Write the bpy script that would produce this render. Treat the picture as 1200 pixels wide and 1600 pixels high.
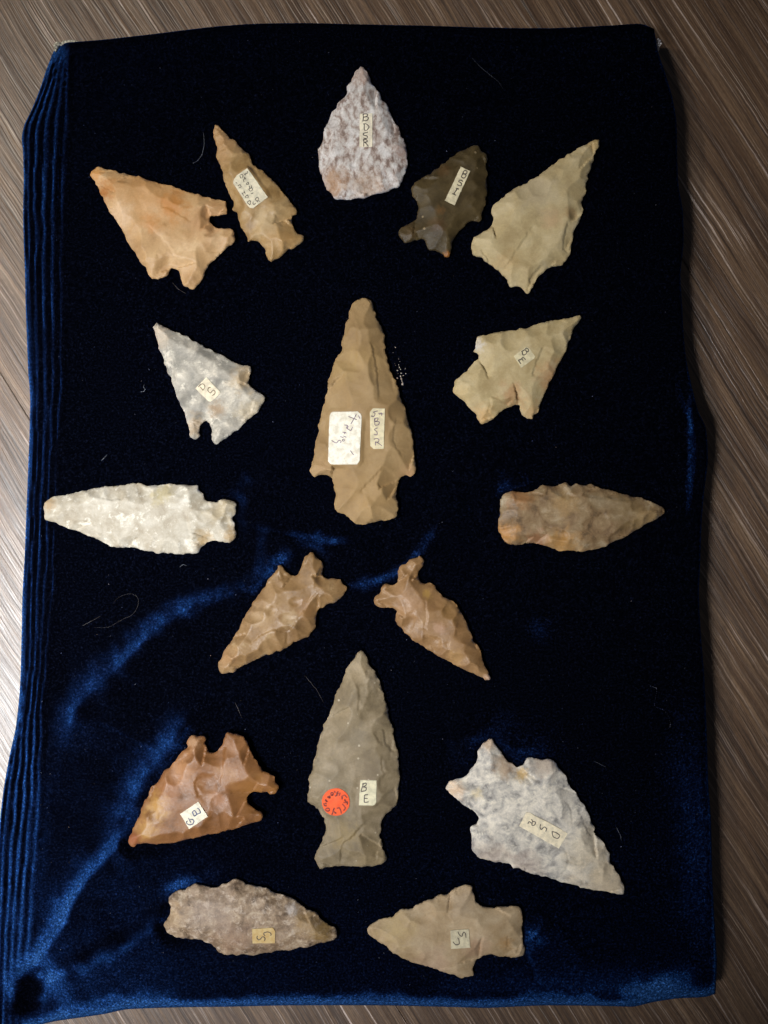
import bpy, math, random
import numpy as np
from mathutils import Vector
from mathutils.geometry import delaunay_2d_cdt

# ------------------------------------------------------------------ clear
for o in list(bpy.data.objects):
    bpy.data.objects.remove(o, do_unlink=True)
scene = bpy.context.scene
C = scene.collection

# Working unit "u" is a quarter of a millimetre: 4 u = 1 mm.  S turns it into metres.
S = 0.00025
Z0 = 72.0          # top of the padded velvet board (18 mm above the floor)
D = 1700.0         # lens to board (42.5 cm)

# ------------------------------------------------------------------ camera
cam = bpy.data.cameras.new('camera')
cam.sensor_fit = 'VERTICAL'
cam.sensor_height = 24.0
cam.lens = 24.0 * D / 1600.0
cam.clip_start = 0.01
cam.clip_end = 50.0
camo = bpy.data.objects.new('camera', cam)
camo.location = (0, 0, (Z0 + D) * S)
C.objects.link(camo)
scene.camera = camo

# ------------------------------------------------------------------ world, lamps, exposure
world = bpy.data.worlds.new('World')
scene.world = world
world.use_nodes = True
wb = world.node_tree.nodes['Background']
wb.inputs[0].default_value = (0.80, 0.85, 1.0, 1)
wb.inputs[1].default_value = 0.035


def lamp(name, kind, loc, target, power, col, size=0.05, size_y=None, cone=None, blend=0.5):
    l = bpy.data.lights.new(name, kind)
    l.energy = power
    l.color = col
    if kind == 'AREA':
        l.size = size
        if size_y:
            l.shape = 'RECTANGLE'
            l.size_y = size_y
    else:
        l.shadow_soft_size = size
    if kind == 'SPOT':
        l.spot_size = math.radians(cone)
        l.spot_blend = blend
    o = bpy.data.objects.new(name, l)
    o.location = loc
    d = Vector(target) - Vector(loc)
    o.rotation_euler = d.to_track_quat('-Z', 'Y').to_euler()
    C.objects.link(o)
    return o


lamp('key_lamp', 'SPOT', (-0.675, 0.315, 0.83), (0.0, 0.095, 0.0), 13.2, (1.0, 0.92, 0.79),
     size=0.03, cone=27, blend=0.6)
win = lamp('side_window', 'AREA', (-0.50, -0.26, 0.90), (-0.13, -0.05, 0.0), 0.86, (0.97, 0.985, 1.0),
           size=0.26, size_y=0.34)
win.data.spread = math.radians(33)

vs = scene.view_settings
vs.view_transform = 'Standard'
vs.look = 'None'
vs.exposure = 0.0
vs.gamma = 1.0
vs.use_curve_mapping = False
scene.render.engine = 'CYCLES'

# ------------------------------------------------------------------ helpers
rng = np.random.default_rng(7)
random.seed(7)


def lin(c):
    out = []
    for v in c[:3]:
        v = v / 255.0
        out.append(v / 12.92 if v <= 0.04045 else ((v + 0.055) / 1.055) ** 2.4)
    return (out[0], out[1], out[2], 1.0)


def tag(o, label=None, cat=None, group=None, kind=None):
    if label: o['label'] = label
    if cat: o['category'] = cat
    if group: o['group'] = group
    if kind: o['kind'] = kind
    return o


def mesh_object(name, verts, faces, mat, parent=None, smooth=True, loc=None):
    """verts in u (numpy n x 3)."""
    me = bpy.data.meshes.new(name)
    v = np.asarray(verts, dtype=np.float64) * S
    me.from_pydata(v.tolist(), [], [list(map(int, f)) for f in faces])
    me.update()
    if smooth:
        me.polygons.foreach_set('use_smooth', [True] * len(me.polygons))
    if mat: me.materials.append(mat)
    o = bpy.data.objects.new(name, me)
    if parent: o.parent = parent
    if loc is not None: o.location = (loc[0] * S, loc[1] * S, loc[2] * S)
    C.objects.link(o)
    return o


def unproject(p, z):
    """photo position -> plan position (u) of a point standing at height z."""
    p = np.asarray(p, dtype=np.float64)
    k = (D + Z0 - z) / D
    return np.stack([(p[..., 0] - 600.0) * k, (800.0 - p[..., 1]) * k], axis=-1)


class Noise2:
    """smooth value noise on a lattice"""
    def __init__(self, seed):
        self.t = np.random.default_rng(seed).random((128, 128)) * 2 - 1

    def __call__(self, x, y):
        xi = np.floor(x).astype(int); yi = np.floor(y).astype(int)
        fx = x - xi; fy = y - yi
        fx = fx * fx * (3 - 2 * fx); fy = fy * fy * (3 - 2 * fy)
        a = self.t[xi % 128, yi % 128]; b = self.t[(xi + 1) % 128, yi % 128]
        c = self.t[xi % 128, (yi + 1) % 128]; d = self.t[(xi + 1) % 128, (yi + 1) % 128]
        return (a * (1 - fx) + b * fx) * (1 - fy) + (c * (1 - fx) + d * fx) * fy


def catmull(pts, step, closed=True):
    pts = np.asarray(pts, float)
    n = len(pts)
    out = []
    m = n if closed else n - 1
    for i in range(m):
        if closed:
            p0, p1, p2, p3 = pts[i - 1], pts[i], pts[(i + 1) % n], pts[(i + 2) % n]
        else:
            p1, p2 = pts[i], pts[i + 1]
            p0 = pts[i - 1] if i > 0 else 2 * p1 - p2
            p3 = pts[i + 2] if i + 2 < n else 2 * p2 - p1
        k = max(1, int(round(np.linalg.norm(p2 - p1) / step)))
        for j in range(k):
            t = j / k
            cr = 0.5 * ((2 * p1) + (-p0 + p2) * t + (2 * p0 - 5 * p1 + 4 * p2 - p3) * t * t
                        + (-p0 + 3 * p1 - 3 * p2 + p3) * t ** 3)
            li = p1 * (1 - t) + p2 * t
            out.append(0.6 * cr + 0.4 * li)
    if not closed:
        out.append(pts[-1])
    return np.array(out)


def seg_dist(P, poly, closed=True):
    """distance, index, signed side of nearest segment"""
    A = poly
    B = np.roll(poly, -1, axis=0) if closed else poly[1:]
    if not closed: A = poly[:-1]
    best = np.full(len(P), 1e9); side = np.zeros(len(P)); tt = np.zeros(len(P))
    for i in range(len(A)):
        d = B[i] - A[i]
        L2 = max(d @ d, 1e-9)
        w = P - A[i]
        t = np.clip((w @ d) / L2, 0, 1)
        q = w - t[:, None] * d
        dd = np.sqrt((q ** 2).sum(1))
        m = dd < best
        best[m] = dd[m]
        side[m] = (d[0] * w[:, 1] - d[1] * w[:, 0])[m]
        tt[m] = (i + t)[m] / len(A)
    return best, side, tt


def inside(P, poly):
    x, y = P[:, 0], P[:, 1]
    res = np.zeros(len(P), bool)
    n = len(poly)
    j = n - 1
    for i in range(n):
        xi, yi = poly[i]; xj, yj = poly[j]
        c = ((yi > y) != (yj > y))
        if yi != yj:
            c &= x < (xj - xi) * (y - yi) / (yj - yi) + xi
        res ^= c
        j = i
    return res


def fill(outline, spacing, jitter=0.25):
    """triangulated sheet: outline vertices first, then inner points"""
    lo = outline.min(0); hi = outline.max(0)
    ys = np.arange(lo[1], hi[1], spacing * 0.87)
    pts = []
    for k, y in enumerate(ys):
        xs = np.arange(lo[0] + (k % 2) * spacing / 2, hi[0], spacing)
        pts.append(np.stack([xs, np.full_like(xs, y)], 1))
    P = np.concatenate(pts)
    P = P + (rng.random(P.shape) - 0.5) * spacing * jitter
    P = P[inside(P, outline)]
    if len(P):
        d, _, _ = seg_dist(P, outline)
        P = P[d > spacing * 0.6]
    allp = np.concatenate([outline, P]) if len(P) else outline
    n = len(outline)
    r = delaunay_2d_cdt([Vector(p) for p in allp.tolist()], [], [list(range(n))], 1, 1e-6)
    V = np.array([[v.x, v.y] for v in r[0]])
    F = []
    for f in r[2]:
        a, b, c = V[f[0]], V[f[1]], V[f[2]]
        cr = (b[0] - a[0]) * (c[1] - a[1]) - (b[1] - a[1]) * (c[0] - a[0])
        F.append(list(f) if cr < 0 else list(f)[::-1])   # y runs down in photo space
    # boundary loop index (orig verts map)
    loop = [None] * n
    for i, orig in enumerate(r[3]):
        for q in orig:
            if q < n: loop[q] = i
    loop = [l for l in loop if l is not None]
    return V, F, loop


# ------------------------------------------------------------------ node helper
class NT:
    def __init__(self, name):
        self.m = bpy.data.materials.new(name)
        self.m.use_nodes = True
        self.t = self.m.node_tree
        self.bsdf = self.t.nodes['Principled BSDF']
        self.out = self.t.nodes['Material Output']

    def n(self, typ, **kw):
        nd = self.t.nodes.new(typ)
        for k, v in kw.items():
            setattr(nd, k, v)
        return nd

    def set(self, sock, v):
        if hasattr(v, 'links') or isinstance(v, bpy.types.NodeSocket):
            self.t.links.new(v, sock)
        else:
            sock.default_value = v

    def math(self, op, a, b=0.0, c=None, clamp=False):
        nd = self.n('ShaderNodeMath', operation=op, use_clamp=clamp)
        self.set(nd.inputs[0], a); self.set(nd.inputs[1], b)
        if c is not None: self.set(nd.inputs[2], c)
        return nd.outputs[0]

    def vmath(self, op, a, b=(0, 0, 0)):
        nd = self.n('ShaderNodeVectorMath', operation=op)
        self.set(nd.inputs[0], a); self.set(nd.inputs[1], b)
        return nd

    def noise(self, vec, scale, detail=4, rough=0.55, dist=0.0):
        nd = self.n('ShaderNodeTexNoise')
        self.set(nd.inputs['Vector'], vec)
        nd.inputs['Scale'].default_value = scale
        nd.inputs['Detail'].default_value = detail
        nd.inputs['Roughness'].default_value = rough
        nd.inputs['Distortion'].default_value = dist
        return nd

    def voronoi(self, vec, scale, feature='F1'):
        nd = self.n('ShaderNodeTexVoronoi', feature=feature)
        self.set(nd.inputs['Vector'], vec)
        nd.inputs['Scale'].default_value = scale
        return nd

    def ramp(self, fac, stops):
        nd = self.n('ShaderNodeValToRGB')
        self.set(nd.inputs[0], fac)
        e = nd.color_ramp.elements
        while len(e) < len(stops): e.new(0.5)
        for el, (p, c) in zip(e, stops):
            el.position = p
            el.color = c if len(c) == 4 else (*c, 1)
        return nd.outputs[0]

    def mix(self, fac, a, b, blend='MIX'):
        nd = self.n('ShaderNodeMix', data_type='RGBA', blend_type=blend)
        self.set(nd.inputs[0], fac); self.set(nd.inputs[6], a); self.set(nd.inputs[7], b)
        return nd.outputs[2]

    def maprange(self, v, a, b, c=0.0, d=1.0, smooth=True):
        nd = self.n('ShaderNodeMapRange')
        if smooth: nd.interpolation_type = 'SMOOTHSTEP'
        self.set(nd.inputs[0], v)
        for i, x in enumerate((a, b, c, d)):
            self.set(nd.inputs[1 + i], x)
        return nd.outputs[0]

    def mapping(self, vec, scale=(1, 1, 1), rot=(0, 0, 0), loc=(0, 0, 0)):
        nd = self.n('ShaderNodeMapping')
        self.set(nd.inputs['Vector'], vec)
        nd.inputs['Scale'].default_value = scale
        nd.inputs['Rotation'].default_value = rot
        nd.inputs['Location'].default_value = loc
        return nd.outputs[0]

    def coord(self):
        """object coordinates in u"""
        tc = self.n('ShaderNodeTexCoord')
        return self.mapping(tc.outputs['Object'], (1 / S, 1 / S, 1 / S))

    def bump(self, height, strength, dist, normal=None):
        nd = self.n('ShaderNodeBump')
        nd.inputs['Strength'].default_value = strength
        nd.inputs['Distance'].default_value = dist * S
        self.set(nd.inputs['Height'], height)
        if normal is not None: self.set(nd.inputs['Normal'], normal)
        return nd.outputs[0]

    def p(self, **kw):
        for k, v in kw.items():
            self.set(self.bsdf.inputs[k.replace('_', ' ')], v)


# ------------------------------------------------------------------ floor
GRAIN = math.radians(-58.0)      # grain runs down to the right in plan


def wood_material():
    t = NT('oak_laminate')
    c = t.coord()
    oi = t.n('ShaderNodeObjectInfo')
    off = t.vmath('SCALE', (900.0, 300.0, 0.0)); t.set(off.inputs['Scale'], oi.outputs['Random'])
    c = t.vmath('ADD', c, off.outputs[0]).outputs[0]
    # slow waviness of the grain
    w = t.noise(t.mapping(c, (0.0016, 0.003, 1)), 1.0, 2)
    wob = t.vmath('MULTIPLY', t.vmath('SUBTRACT', w.outputs['Color'], (0.5, 0.5, 0.5)).outputs[0], (0, 34, 0)).outputs[0]
    w2 = t.noise(t.mapping(c, (0.02, 0.02, 1)), 1.0, 2)
    wob2 = t.vmath('MULTIPLY', t.vmath('SUBTRACT', w2.outputs['Color'], (0.5, 0.5, 0.5)).outputs[0], (0, 3.4, 0)).outputs[0]
    c2 = t.vmath('ADD', t.vmath('ADD', c, wob).outputs[0], wob2).outputs[0]
    broad = t.noise(t.mapping(c2, (0.0012, 0.020, 1)), 1.0, 4, 0.6)
    mid = t.noise(t.mapping(c2, (0.0022, 0.13, 1)), 1.0, 3, 0.6)
    fine = t.noise(t.mapping(c2, (0.0045, 0.50, 1)), 1.0, 2, 0.6)
    pore = t.noise(t.mapping(c2, (0.0032, 0.23, 1), loc=(13, 5, 0)), 1.0, 2, 0.5)
    f = t.math('ADD', t.math('MULTIPLY', broad.outputs[0], 0.30), t.math('MULTIPLY', mid.outputs[0], 0.42))
    f = t.math('ADD', f, t.math('MULTIPLY', fine.outputs[0], 0.28))
    col = t.ramp(f, [(0.36, lin((50, 34, 23))), (0.45, lin((82, 60, 43))), (0.54, lin((106, 82, 61))), (0.64, lin((140, 114, 90)))])
    pale_streak = t.maprange(pore.outputs[0], 0.61, 0.70)
    patch = t.maprange(broad.outputs[0], 0.42, 0.62)
    pale_streak = t.math('MULTIPLY', pale_streak, t.math('MULTIPLY_ADD', patch, 0.6, 0.2))
    col = t.mix(pale_streak, col, lin((216, 196, 184)))  # pale pores plus gloss highlights on the grain, put into the colour
    dark = t.maprange(pore.outputs[0], 0.41, 0.32)
    col = t.mix(t.math('MULTIPLY', dark, 0.75), col, lin((46, 32, 23)))
    tick = t.noise(t.mapping(c2, (0.0048, 0.52, 1), loc=(3, 9, 0)), 1.0, 2, 0.5)
    tk = t.maprange(tick.outputs[0], 0.59, 0.64)
    col = t.mix(t.math('MULTIPLY', tk, 0.42), col, lin((40, 27, 19)))
    tick2 = t.noise(t.mapping(c2, (0.0030, 0.36, 1), loc=(31, 19, 0)), 1.0, 2, 0.5)
    tk2 = t.maprange(tick2.outputs[0], 0.62, 0.66)
    col = t.mix(t.math('MULTIPLY', tk2, 0.30), col, lin((190, 170, 154)))
    grit = t.noise(t.mapping(c, (0.10, 0.45, 1)), 1.0, 4, 0.75)
    gv = t.maprange(grit.outputs[0], 0.3, 0.7, 0.66, 1.30, smooth=False)
    gc = t.n('ShaderNodeCombineColor')
    for i in range(3): t.set(gc.inputs[i], gv)
    col = t.mix(1.0, col, gc.outputs[0], 'MULTIPLY')
    t.p(Base_Color=col)
    rough = t.maprange(fine.outputs[0], 0.3, 0.7, 0.44, 0.30)
    t.p(Roughness=rough, Specular_IOR_Level=0.7, Coat_Weight=0.35, Coat_Roughness=0.46)
    h = t.math('ADD', t.math('MULTIPLY', fine.outputs[0], 0.6), t.math('MULTIPLY', pore.outputs[0], 0.8))
    t.p(Normal=t.bump(h, 0.7, 1.8))
    return t.m


def make_floor():
    m = wood_material()
    t = NT('floor_underlay'); t.p(Base_Color=lin((40, 30, 24)), Roughness=0.9)
    g = np.array([[-6000, -6000, -40], [6000, -6000, -40], [6000, 6000, -40], [-6000, 6000, -40]], float)
    base = mesh_object('floor', g, [[0, 1, 2, 3]], t.m, smooth=False)
    tag(base, kind='structure')
    W, L = 1040.0, 5200.0
    # bevelled plank, local x along the grain
    b = 1.2
    hw = W / 2 - 0.2
    hl = L / 2 - 0.2
    v = [(-hl, -hw, -30), (hl, -hw, -30), (hl, hw, -30), (-hl, hw, -30),
         (-hl, -hw, -b), (hl, -hw, -b), (hl, hw, -b), (-hl, hw, -b),
         (-hl + b, -hw + b, 0), (hl - b, -hw + b, 0), (hl - b, hw - b, 0), (-hl + b, hw - b, 0)]
    f = [(8, 9, 10, 11)]
    for i in range(4):
        j = (i + 1) % 4
        f.append((i, j, j + 4, i + 4))
        f.append((i + 4, j + 4, j + 8, i + 8))
    me = bpy.data.meshes.new('plank')
    me.from_pydata((np.array(v, float) * S).tolist(), [], f)
    me.materials.append(m)
    # one seam runs through (1140, 520) of the photo
    p = unproject(np.array([1138.0, 520.0]), 0.0)
    dirv = np.array([math.cos(GRAIN), math.sin(GRAIN)]); nrm = np.array([-dirv[1], dirv[0]])
    s0 = p @ nrm
    for k in range(-3, 3):
        cpos = nrm * (s0 + W * (k + 0.5)) + dirv * ((k % 2) * 1700.0 - 650.0)
        for e in (-1, 0, 1):
            if abs(e) == 1 and abs(k + 0.5) > 1.6: continue
            q = cpos + dirv * e * L
            o = bpy.data.objects.new('plank', me)
            o.location = (q[0] * S, q[1] * S, 0)
            o.rotation_euler = (0, 0, GRAIN)
            o.parent = base
            C.objects.link(o)


make_floor()

# ------------------------------------------------------------------ arrowhead outlines (traced; zoom scale, origin)
def TR(s, ox, oy, pts):
    return np.array([(ox + x / s, oy + y / s) for x, y in pts])


OUT = {}
OUT['A1'] = TR(3.158, 120, 180, [(65,298),(85,272),(105,258),(140,265),(185,274),(240,290),(300,300),(360,322),(420,340),(480,355),(540,375),(600,393),(660,408),(700,420),(735,424),(740,455),(742,488),(715,492),(685,495),(662,503),(657,520),(668,540),(690,555),(720,562),(755,560),(775,568),(780,590),(772,630),(735,660),(700,690),(665,725),(640,760),(622,800),(600,835),(578,857),(555,855),(530,838),(518,810),(508,780),(490,760),(468,753),(455,765),(450,785),(430,800),(400,808),(370,812),(355,790),(340,755),(310,715),(280,670),(250,620),(225,565),(195,520),(165,480),(140,430),(115,385),(95,335)])
OUT['A2'] = TR(3.158, 120, 180, [(683,47),(710,65),(735,90),(762,118),(785,130),(800,150),(825,170),(848,192),(862,215),(870,245),(890,265),(920,280),(950,305),(980,335),(1000,360),(1015,385),(1040,410),(1060,440),(1088,470),(1085,492),(1065,500),(1062,525),(1070,555),(1090,585),(1120,597),(1118,620),(1100,640),(1070,655),(1040,668),(1010,695),(985,712),(960,725),(942,715),(935,690),(925,660),(910,640),(890,625),(865,622),(845,625),(838,605),(830,575),(810,550),(795,515),(790,480),(770,465),(772,435),(760,405),(745,365),(728,320),(718,280),(705,240),(692,200),(690,160),(680,120),(675,80)])
OUT['A3'] = TR(3.75, 470, 80, [(352,90),(370,97),(390,130),(412,175),(435,215),(460,240),(475,280),(505,320),(530,370),(545,410),(570,440),(585,475),(595,510),(613,545),(620,590),(625,640),(620,690),(605,730),(595,765),(580,790),(540,808),(490,825),(430,838),(380,858),(330,860),(270,870),(200,868),(175,835),(150,800),(130,760),(115,715),(105,670),(108,630),(105,585),(115,550),(130,510),(138,460),(160,420),(180,375),(205,330),(225,295),(262,258),(272,215),(300,165),(325,115)])
OUT['A4'] = TR(3.75, 470, 80, [(1020,550),(1040,555),(1055,580),(1080,600),(1090,630),(1085,670),(1092,715),(1088,760),(1090,800),(1088,850),(1080,900),(1065,940),(1055,980),(1042,1000),(1000,1000),(975,1010),(960,1030),(925,1050),(908,1080),(895,1110),(885,1145),(880,1180),(868,1203),(845,1205),(815,1180),(790,1165),(755,1162),(745,1145),(725,1110),(700,1100),(660,1115),(620,1122),(595,1108),(575,1085),(572,1060),(590,1040),(620,1020),(650,1005),(675,985),(685,950),(688,910),(680,875),(655,850),(648,810),(660,780),(690,760),(720,740),(755,720),(790,695),(820,670),(850,655),(875,625),(905,605),(935,590),(970,578),(995,560)])
OUT['A5'] = TR(4.615, 700, 190, [(1068,127),(1090,135),(1088,170),(1070,205),(1050,240),(1045,275),(1030,305),(1028,345),(1010,385),(1000,430),(988,470),(992,500),(975,545),(965,590),(973,635),(955,680),(945,720),(925,765),(905,800),(895,850),(885,890),(882,930),(865,970),(845,1010),(820,1032),(775,1042),(740,1048),(705,1075),(670,1100),(645,1130),(625,1160),(610,1195),(590,1225),(570,1237),(545,1220),(520,1200),(490,1190),(455,1195),(437,1175),(425,1140),(390,1110),(365,1080),(330,1050),(310,1030),(270,1010),(240,985),(200,975),(180,950),(170,880),(185,840),(220,815),(265,795),(300,770),(318,735),(325,690),(318,635),(335,600),(375,570),(420,525),(465,492),(520,465),(580,435),(635,405),(680,365),(730,325),(790,288),(850,250),(900,220),(945,190),(990,165),(1030,145)])
OUT['A6'] = TR(5.4545, 220, 480, [(138,138),(170,150),(210,165),(250,195),(300,212),(350,238),(400,250),(450,285),(500,315),(550,340),(600,370),(640,390),(690,405),(740,440),(790,462),(840,485),(890,498),(940,508),(942,545),(925,580),(915,620),(918,660),(950,690),(990,710),(1030,735),(1065,770),(1058,800),(1025,850),(1000,885),(960,925),(910,965),(880,1000),(840,1030),(790,1070),(740,1105),(690,1140),(655,1158),(615,1152),(605,1110),(605,1060),(595,1025),(578,985),(550,975),(520,985),(505,1010),(500,1050),(503,1095),(465,1128),(425,1105),(412,1060),(405,1000),(385,940),(360,880),(335,830),(310,770),(290,700),(265,630),(240,570),(215,500),(190,430),(165,370),(145,310),(130,250),(115,205),(105,175)])
OUT['A7'] = TR(4.1045, 460, 450, [(430,70),(465,68),(492,80),(503,110),(515,150),(525,190),(545,220),(560,260),(575,305),(580,360),(580,405),(595,445),(605,490),(610,530),(635,565),(648,600),(668,640),(675,690),(690,740),(710,780),(722,830),(735,880),(755,925),(760,970),(765,1020),(765,1065),(775,1110),(785,1145),(775,1185),(745,1212),(720,1200),(690,1210),(668,1240),(658,1290),(650,1335),(660,1370),(665,1420),(660,1455),(630,1475),(590,1485),(540,1498),(490,1505),(440,1515),(400,1510),(365,1485),(325,1450),(285,1440),(260,1420),(258,1380),(262,1340),(255,1290),(255,1250),(235,1215),(200,1200),(160,1205),(130,1210),(105,1180),(110,1140),(125,1080),(130,1020),(145,970),(155,920),(155,870),(170,810),(185,760),(200,710),(212,650),(215,600),(235,550),(250,500),(270,440),(300,400),(305,340),(325,290),(325,240),(348,195),(348,150),(375,105),(395,80)])
OUT['A8'] = TR(4.8, 680, 470, [(1090,110),(1095,125),(1075,160),(1050,200),(1030,240),(1015,285),(990,330),(975,380),(960,410),(940,450),(915,490),(905,530),(885,570),(865,600),(840,650),(820,700),(800,755),(780,800),(770,835),(740,860),(725,885),(690,885),(665,865),(645,830),(630,790),(600,785),(560,800),(525,815),(490,838),(450,870),(400,900),(360,925),(340,922),(318,895),(312,860),(280,825),(240,785),(200,745),(160,710),(135,685),(135,650),(150,608),(185,570),(225,535),(265,495),(290,460),(320,435),(328,408),(310,388),(288,382),(300,345),(303,300),(308,268),(330,260),(380,255),(440,243),(510,232),(580,222),(650,208),(705,205),(740,185),(780,170),(840,155),(900,145),(970,132),(1030,120)])
OUT['A9'] = TR(3.529, 50, 730, [(67,210),(85,185),(120,165),(170,152),(220,142),(290,125),(350,118),(400,110),(450,105),(500,97),(560,90),(610,95),(650,105),(700,102),(755,92),(820,95),(870,97),(920,98),(922,125),(945,145),(950,170),(970,185),(1010,190),(1040,182),(1085,177),(1115,190),(1128,210),(1120,250),(1108,290),(1120,330),(1130,370),(1118,400),(1090,418),(1050,410),(1010,400),(970,412),(940,435),(920,470),(895,478),(840,478),(780,480),(720,475),(650,465),(600,455),(550,443),(490,440),(430,432),(390,410),(340,385),(290,370),(240,352),(190,335),(140,312),(95,297),(70,280),(68,240)])
OUT['A10'] = TR(4, 760, 730, [(90,195),(105,170),(130,155),(160,150),(200,158),(240,160),(280,152),(320,130),(350,112),(390,115),(430,118),(455,105),(490,100),(525,115),(560,108),(610,112),(660,110),(700,125),(740,135),(780,150),(830,165),(880,172),(920,185),(970,190),(1000,208),(1050,225),(1085,245),(1105,255),(1105,285),(1080,310),(1040,335),(1000,345),(970,375),(930,395),(890,420),(850,440),(800,460),(750,488),(700,505),(640,515),(600,525),(550,520),(500,522),(450,523),(410,505),(370,490),(320,475),(270,475),(220,482),(180,490),(150,485),(120,460),(90,430),(78,390),(75,340),(85,300),(88,250)])
OUT['A11'] = TR(5, 320, 840, [(825,113),(850,122),(865,150),(890,175),(912,190),(925,215),(918,250),(912,280),(930,310),(955,325),(990,320),(1025,315),(1055,330),(1080,360),(1108,390),(1100,420),(1075,465),(1040,495),(1000,510),(960,520),(925,540),(895,560),(875,575),(872,610),(868,650),(862,690),(845,725),(825,755),(800,775),(750,795),(700,820),(650,850),(600,875),(550,895),(500,912),(460,920),(420,940),(380,965),(330,990),(280,1010),(250,1030),(225,1060),(190,1055),(150,1065),(120,1045),(103,1010),(105,975),(135,935),(150,890),(175,845),(205,810),(225,770),(260,735),(275,690),(300,640),(330,590),(360,545),(375,505),(400,470),(430,435),(460,395),(485,350),(510,315),(540,275),(565,240),(565,220),(590,210),(610,235),(640,265),(670,290),(700,295),(725,280),(745,250),(758,215),(770,180),(785,150),(805,130)])
OUT['A12'] = TR(5.4545, 570, 850, [(460,108),(485,115),(503,140),(495,180),(470,215),(450,250),(452,285),(480,325),(515,340),(560,335),(595,350),(615,385),(640,420),(670,450),(720,475),(760,490),(785,530),(810,570),(830,610),(855,655),(870,690),(890,740),(915,780),(930,830),(965,880),(985,930),(1005,985),(1015,1030),(1045,1080),(1065,1125),(1073,1150),(1030,1158),(1000,1140),(960,1115),(920,1095),(880,1080),(840,1060),(800,1040),(760,1025),(700,1000),(650,970),(610,945),(580,915),(530,890),(490,870),(440,840),(410,820),(370,775),(340,745),(315,710),(275,680),(258,650),(268,610),(272,575),(250,555),(215,535),(175,535),(130,543),(95,520),(77,490),(90,455),(120,425),(135,385),(150,350),(180,337),(220,350),(255,348),(275,320),(280,270),(285,230),(305,190),(345,165),(380,140),(420,115)])
OUT['A13'] = TR(4.615, 190, 1120, [(770,107),(810,125),(860,138),(890,155),(910,185),(920,230),(945,275),(970,315),(985,350),(1020,385),(1070,405),(1100,430),(1105,465),(1125,490),(1128,515),(1110,545),(1075,555),(1050,545),(1000,540),(950,545),(915,560),(900,585),(905,615),(930,640),(970,665),(1010,690),(1018,720),(1005,745),(970,755),(920,775),(860,790),(800,810),(740,825),(680,835),(620,850),(560,862),(500,875),(450,890),(390,905),(330,912),(270,918),(210,918),(160,910),(120,920),(90,937),(62,918),(55,880),(70,840),(95,790),(115,745),(135,700),(150,650),(170,605),(195,560),(215,510),(240,490),(265,455),(295,415),(320,385),(360,345),(390,310),(420,270),(450,235),(478,210),(470,190),(485,160),(505,135),(545,140),(590,140),(605,155),(600,185),(612,215),(630,250),(665,262),(690,250),(715,225),(730,190),(740,155),(750,120)])
OUT['A14'] = TR(4.2105, 460, 1000, [(447,65),(460,80),(475,115),(490,150),(500,180),(530,210),(550,250),(570,300),(580,345),(595,385),(608,430),(620,480),(635,530),(648,580),(655,630),(670,690),(680,740),(688,800),(688,850),(692,900),(690,960),(685,1010),(675,1060),(672,1090),(645,1115),(610,1140),(590,1165),(575,1200),(568,1250),(565,1300),(578,1335),(580,1370),(600,1400),(603,1430),(590,1460),(550,1480),(500,1490),(440,1490),(380,1485),(320,1490),(260,1488),(210,1495),(170,1503),(150,1475),(135,1435),(145,1400),(165,1360),(185,1320),(200,1270),(208,1220),(200,1180),(175,1150),(155,1115),(125,1090),(90,1065),(92,1010),(95,950),(98,900),(120,860),(125,800),(140,740),(155,690),(170,640),(185,590),(195,550),(220,510),(240,470),(255,420),(262,370),(285,330),(305,290),(325,245),(340,200),(370,155),(400,115),(425,80)])
OUT['A15'] = TR(3.75, 680, 1130, [(315,90),(340,105),(365,140),(390,175),(410,205),(440,235),(480,258),(505,250),(525,225),(545,205),(590,208),(640,212),(680,212),(710,230),(728,265),(755,290),(772,320),(780,360),(810,395),(835,430),(860,465),(885,500),(900,540),(915,580),(940,612),(925,640),(955,665),(985,700),(1000,735),(1022,775),(1025,810),(1050,850),(1075,890),(1095,930),(1107,970),(1100,998),(1060,998),(1010,990),(950,978),(890,968),(830,955),(770,938),(720,918),(660,900),(600,885),(550,872),(500,855),(460,848),(440,825),(410,818),(360,812),(310,805),(265,790),(230,760),(215,720),(210,660),(208,610),(240,590),(255,560),(240,530),(205,500),(160,475),(120,440),(85,405),(65,380),(80,350),(110,330),(160,318),(195,290),(230,245),(245,210),(250,165),(275,125)])
OUT['A16'] = TR(3.871, 240, 1350, [(90,200),(115,180),(150,160),(190,150),(215,132),(260,118),(300,132),(350,145),(385,145),(420,125),(460,110),(500,88),(530,100),(560,118),(600,125),(650,140),(690,150),(720,170),(760,180),(800,195),(840,210),(870,230),(905,255),(940,278),(975,295),(1000,320),(1030,345),(1055,370),(1090,375),(1112,405),(1110,440),(1075,465),(1030,475),(980,480),(930,505),(880,500),(840,515),(790,518),(740,525),(690,535),(640,540),(600,548),(550,540),(500,550),(460,545),(420,545),(395,530),(380,505),(350,480),(300,465),(250,450),(200,450),(150,440),(100,425),(80,400),(65,365),(85,335),(95,300),(105,260),(92,230)])
OUT['A17'] = TR(4.138, 560, 1360, [(60,370),(90,345),(130,320),(180,305),(220,295),(245,270),(280,248),(320,250),(350,245),(390,215),(440,192),(480,185),(530,152),(570,155),(605,125),(650,110),(700,90),(735,105),(745,150),(760,200),(790,225),(830,240),(880,240),(940,235),(990,228),(1035,235),(1055,260),(1060,310),(1060,370),(1062,420),(1065,470),(1078,520),(1065,552),(1020,558),(970,558),(920,550),(860,545),(810,550),(770,575),(745,605),(740,640),(742,675),(710,690),(660,692),(610,672),(560,655),(510,640),(460,625),(410,610),(350,590),(290,562),(240,540),(200,510),(180,490),(130,460),(85,425),(62,400)])

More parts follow.
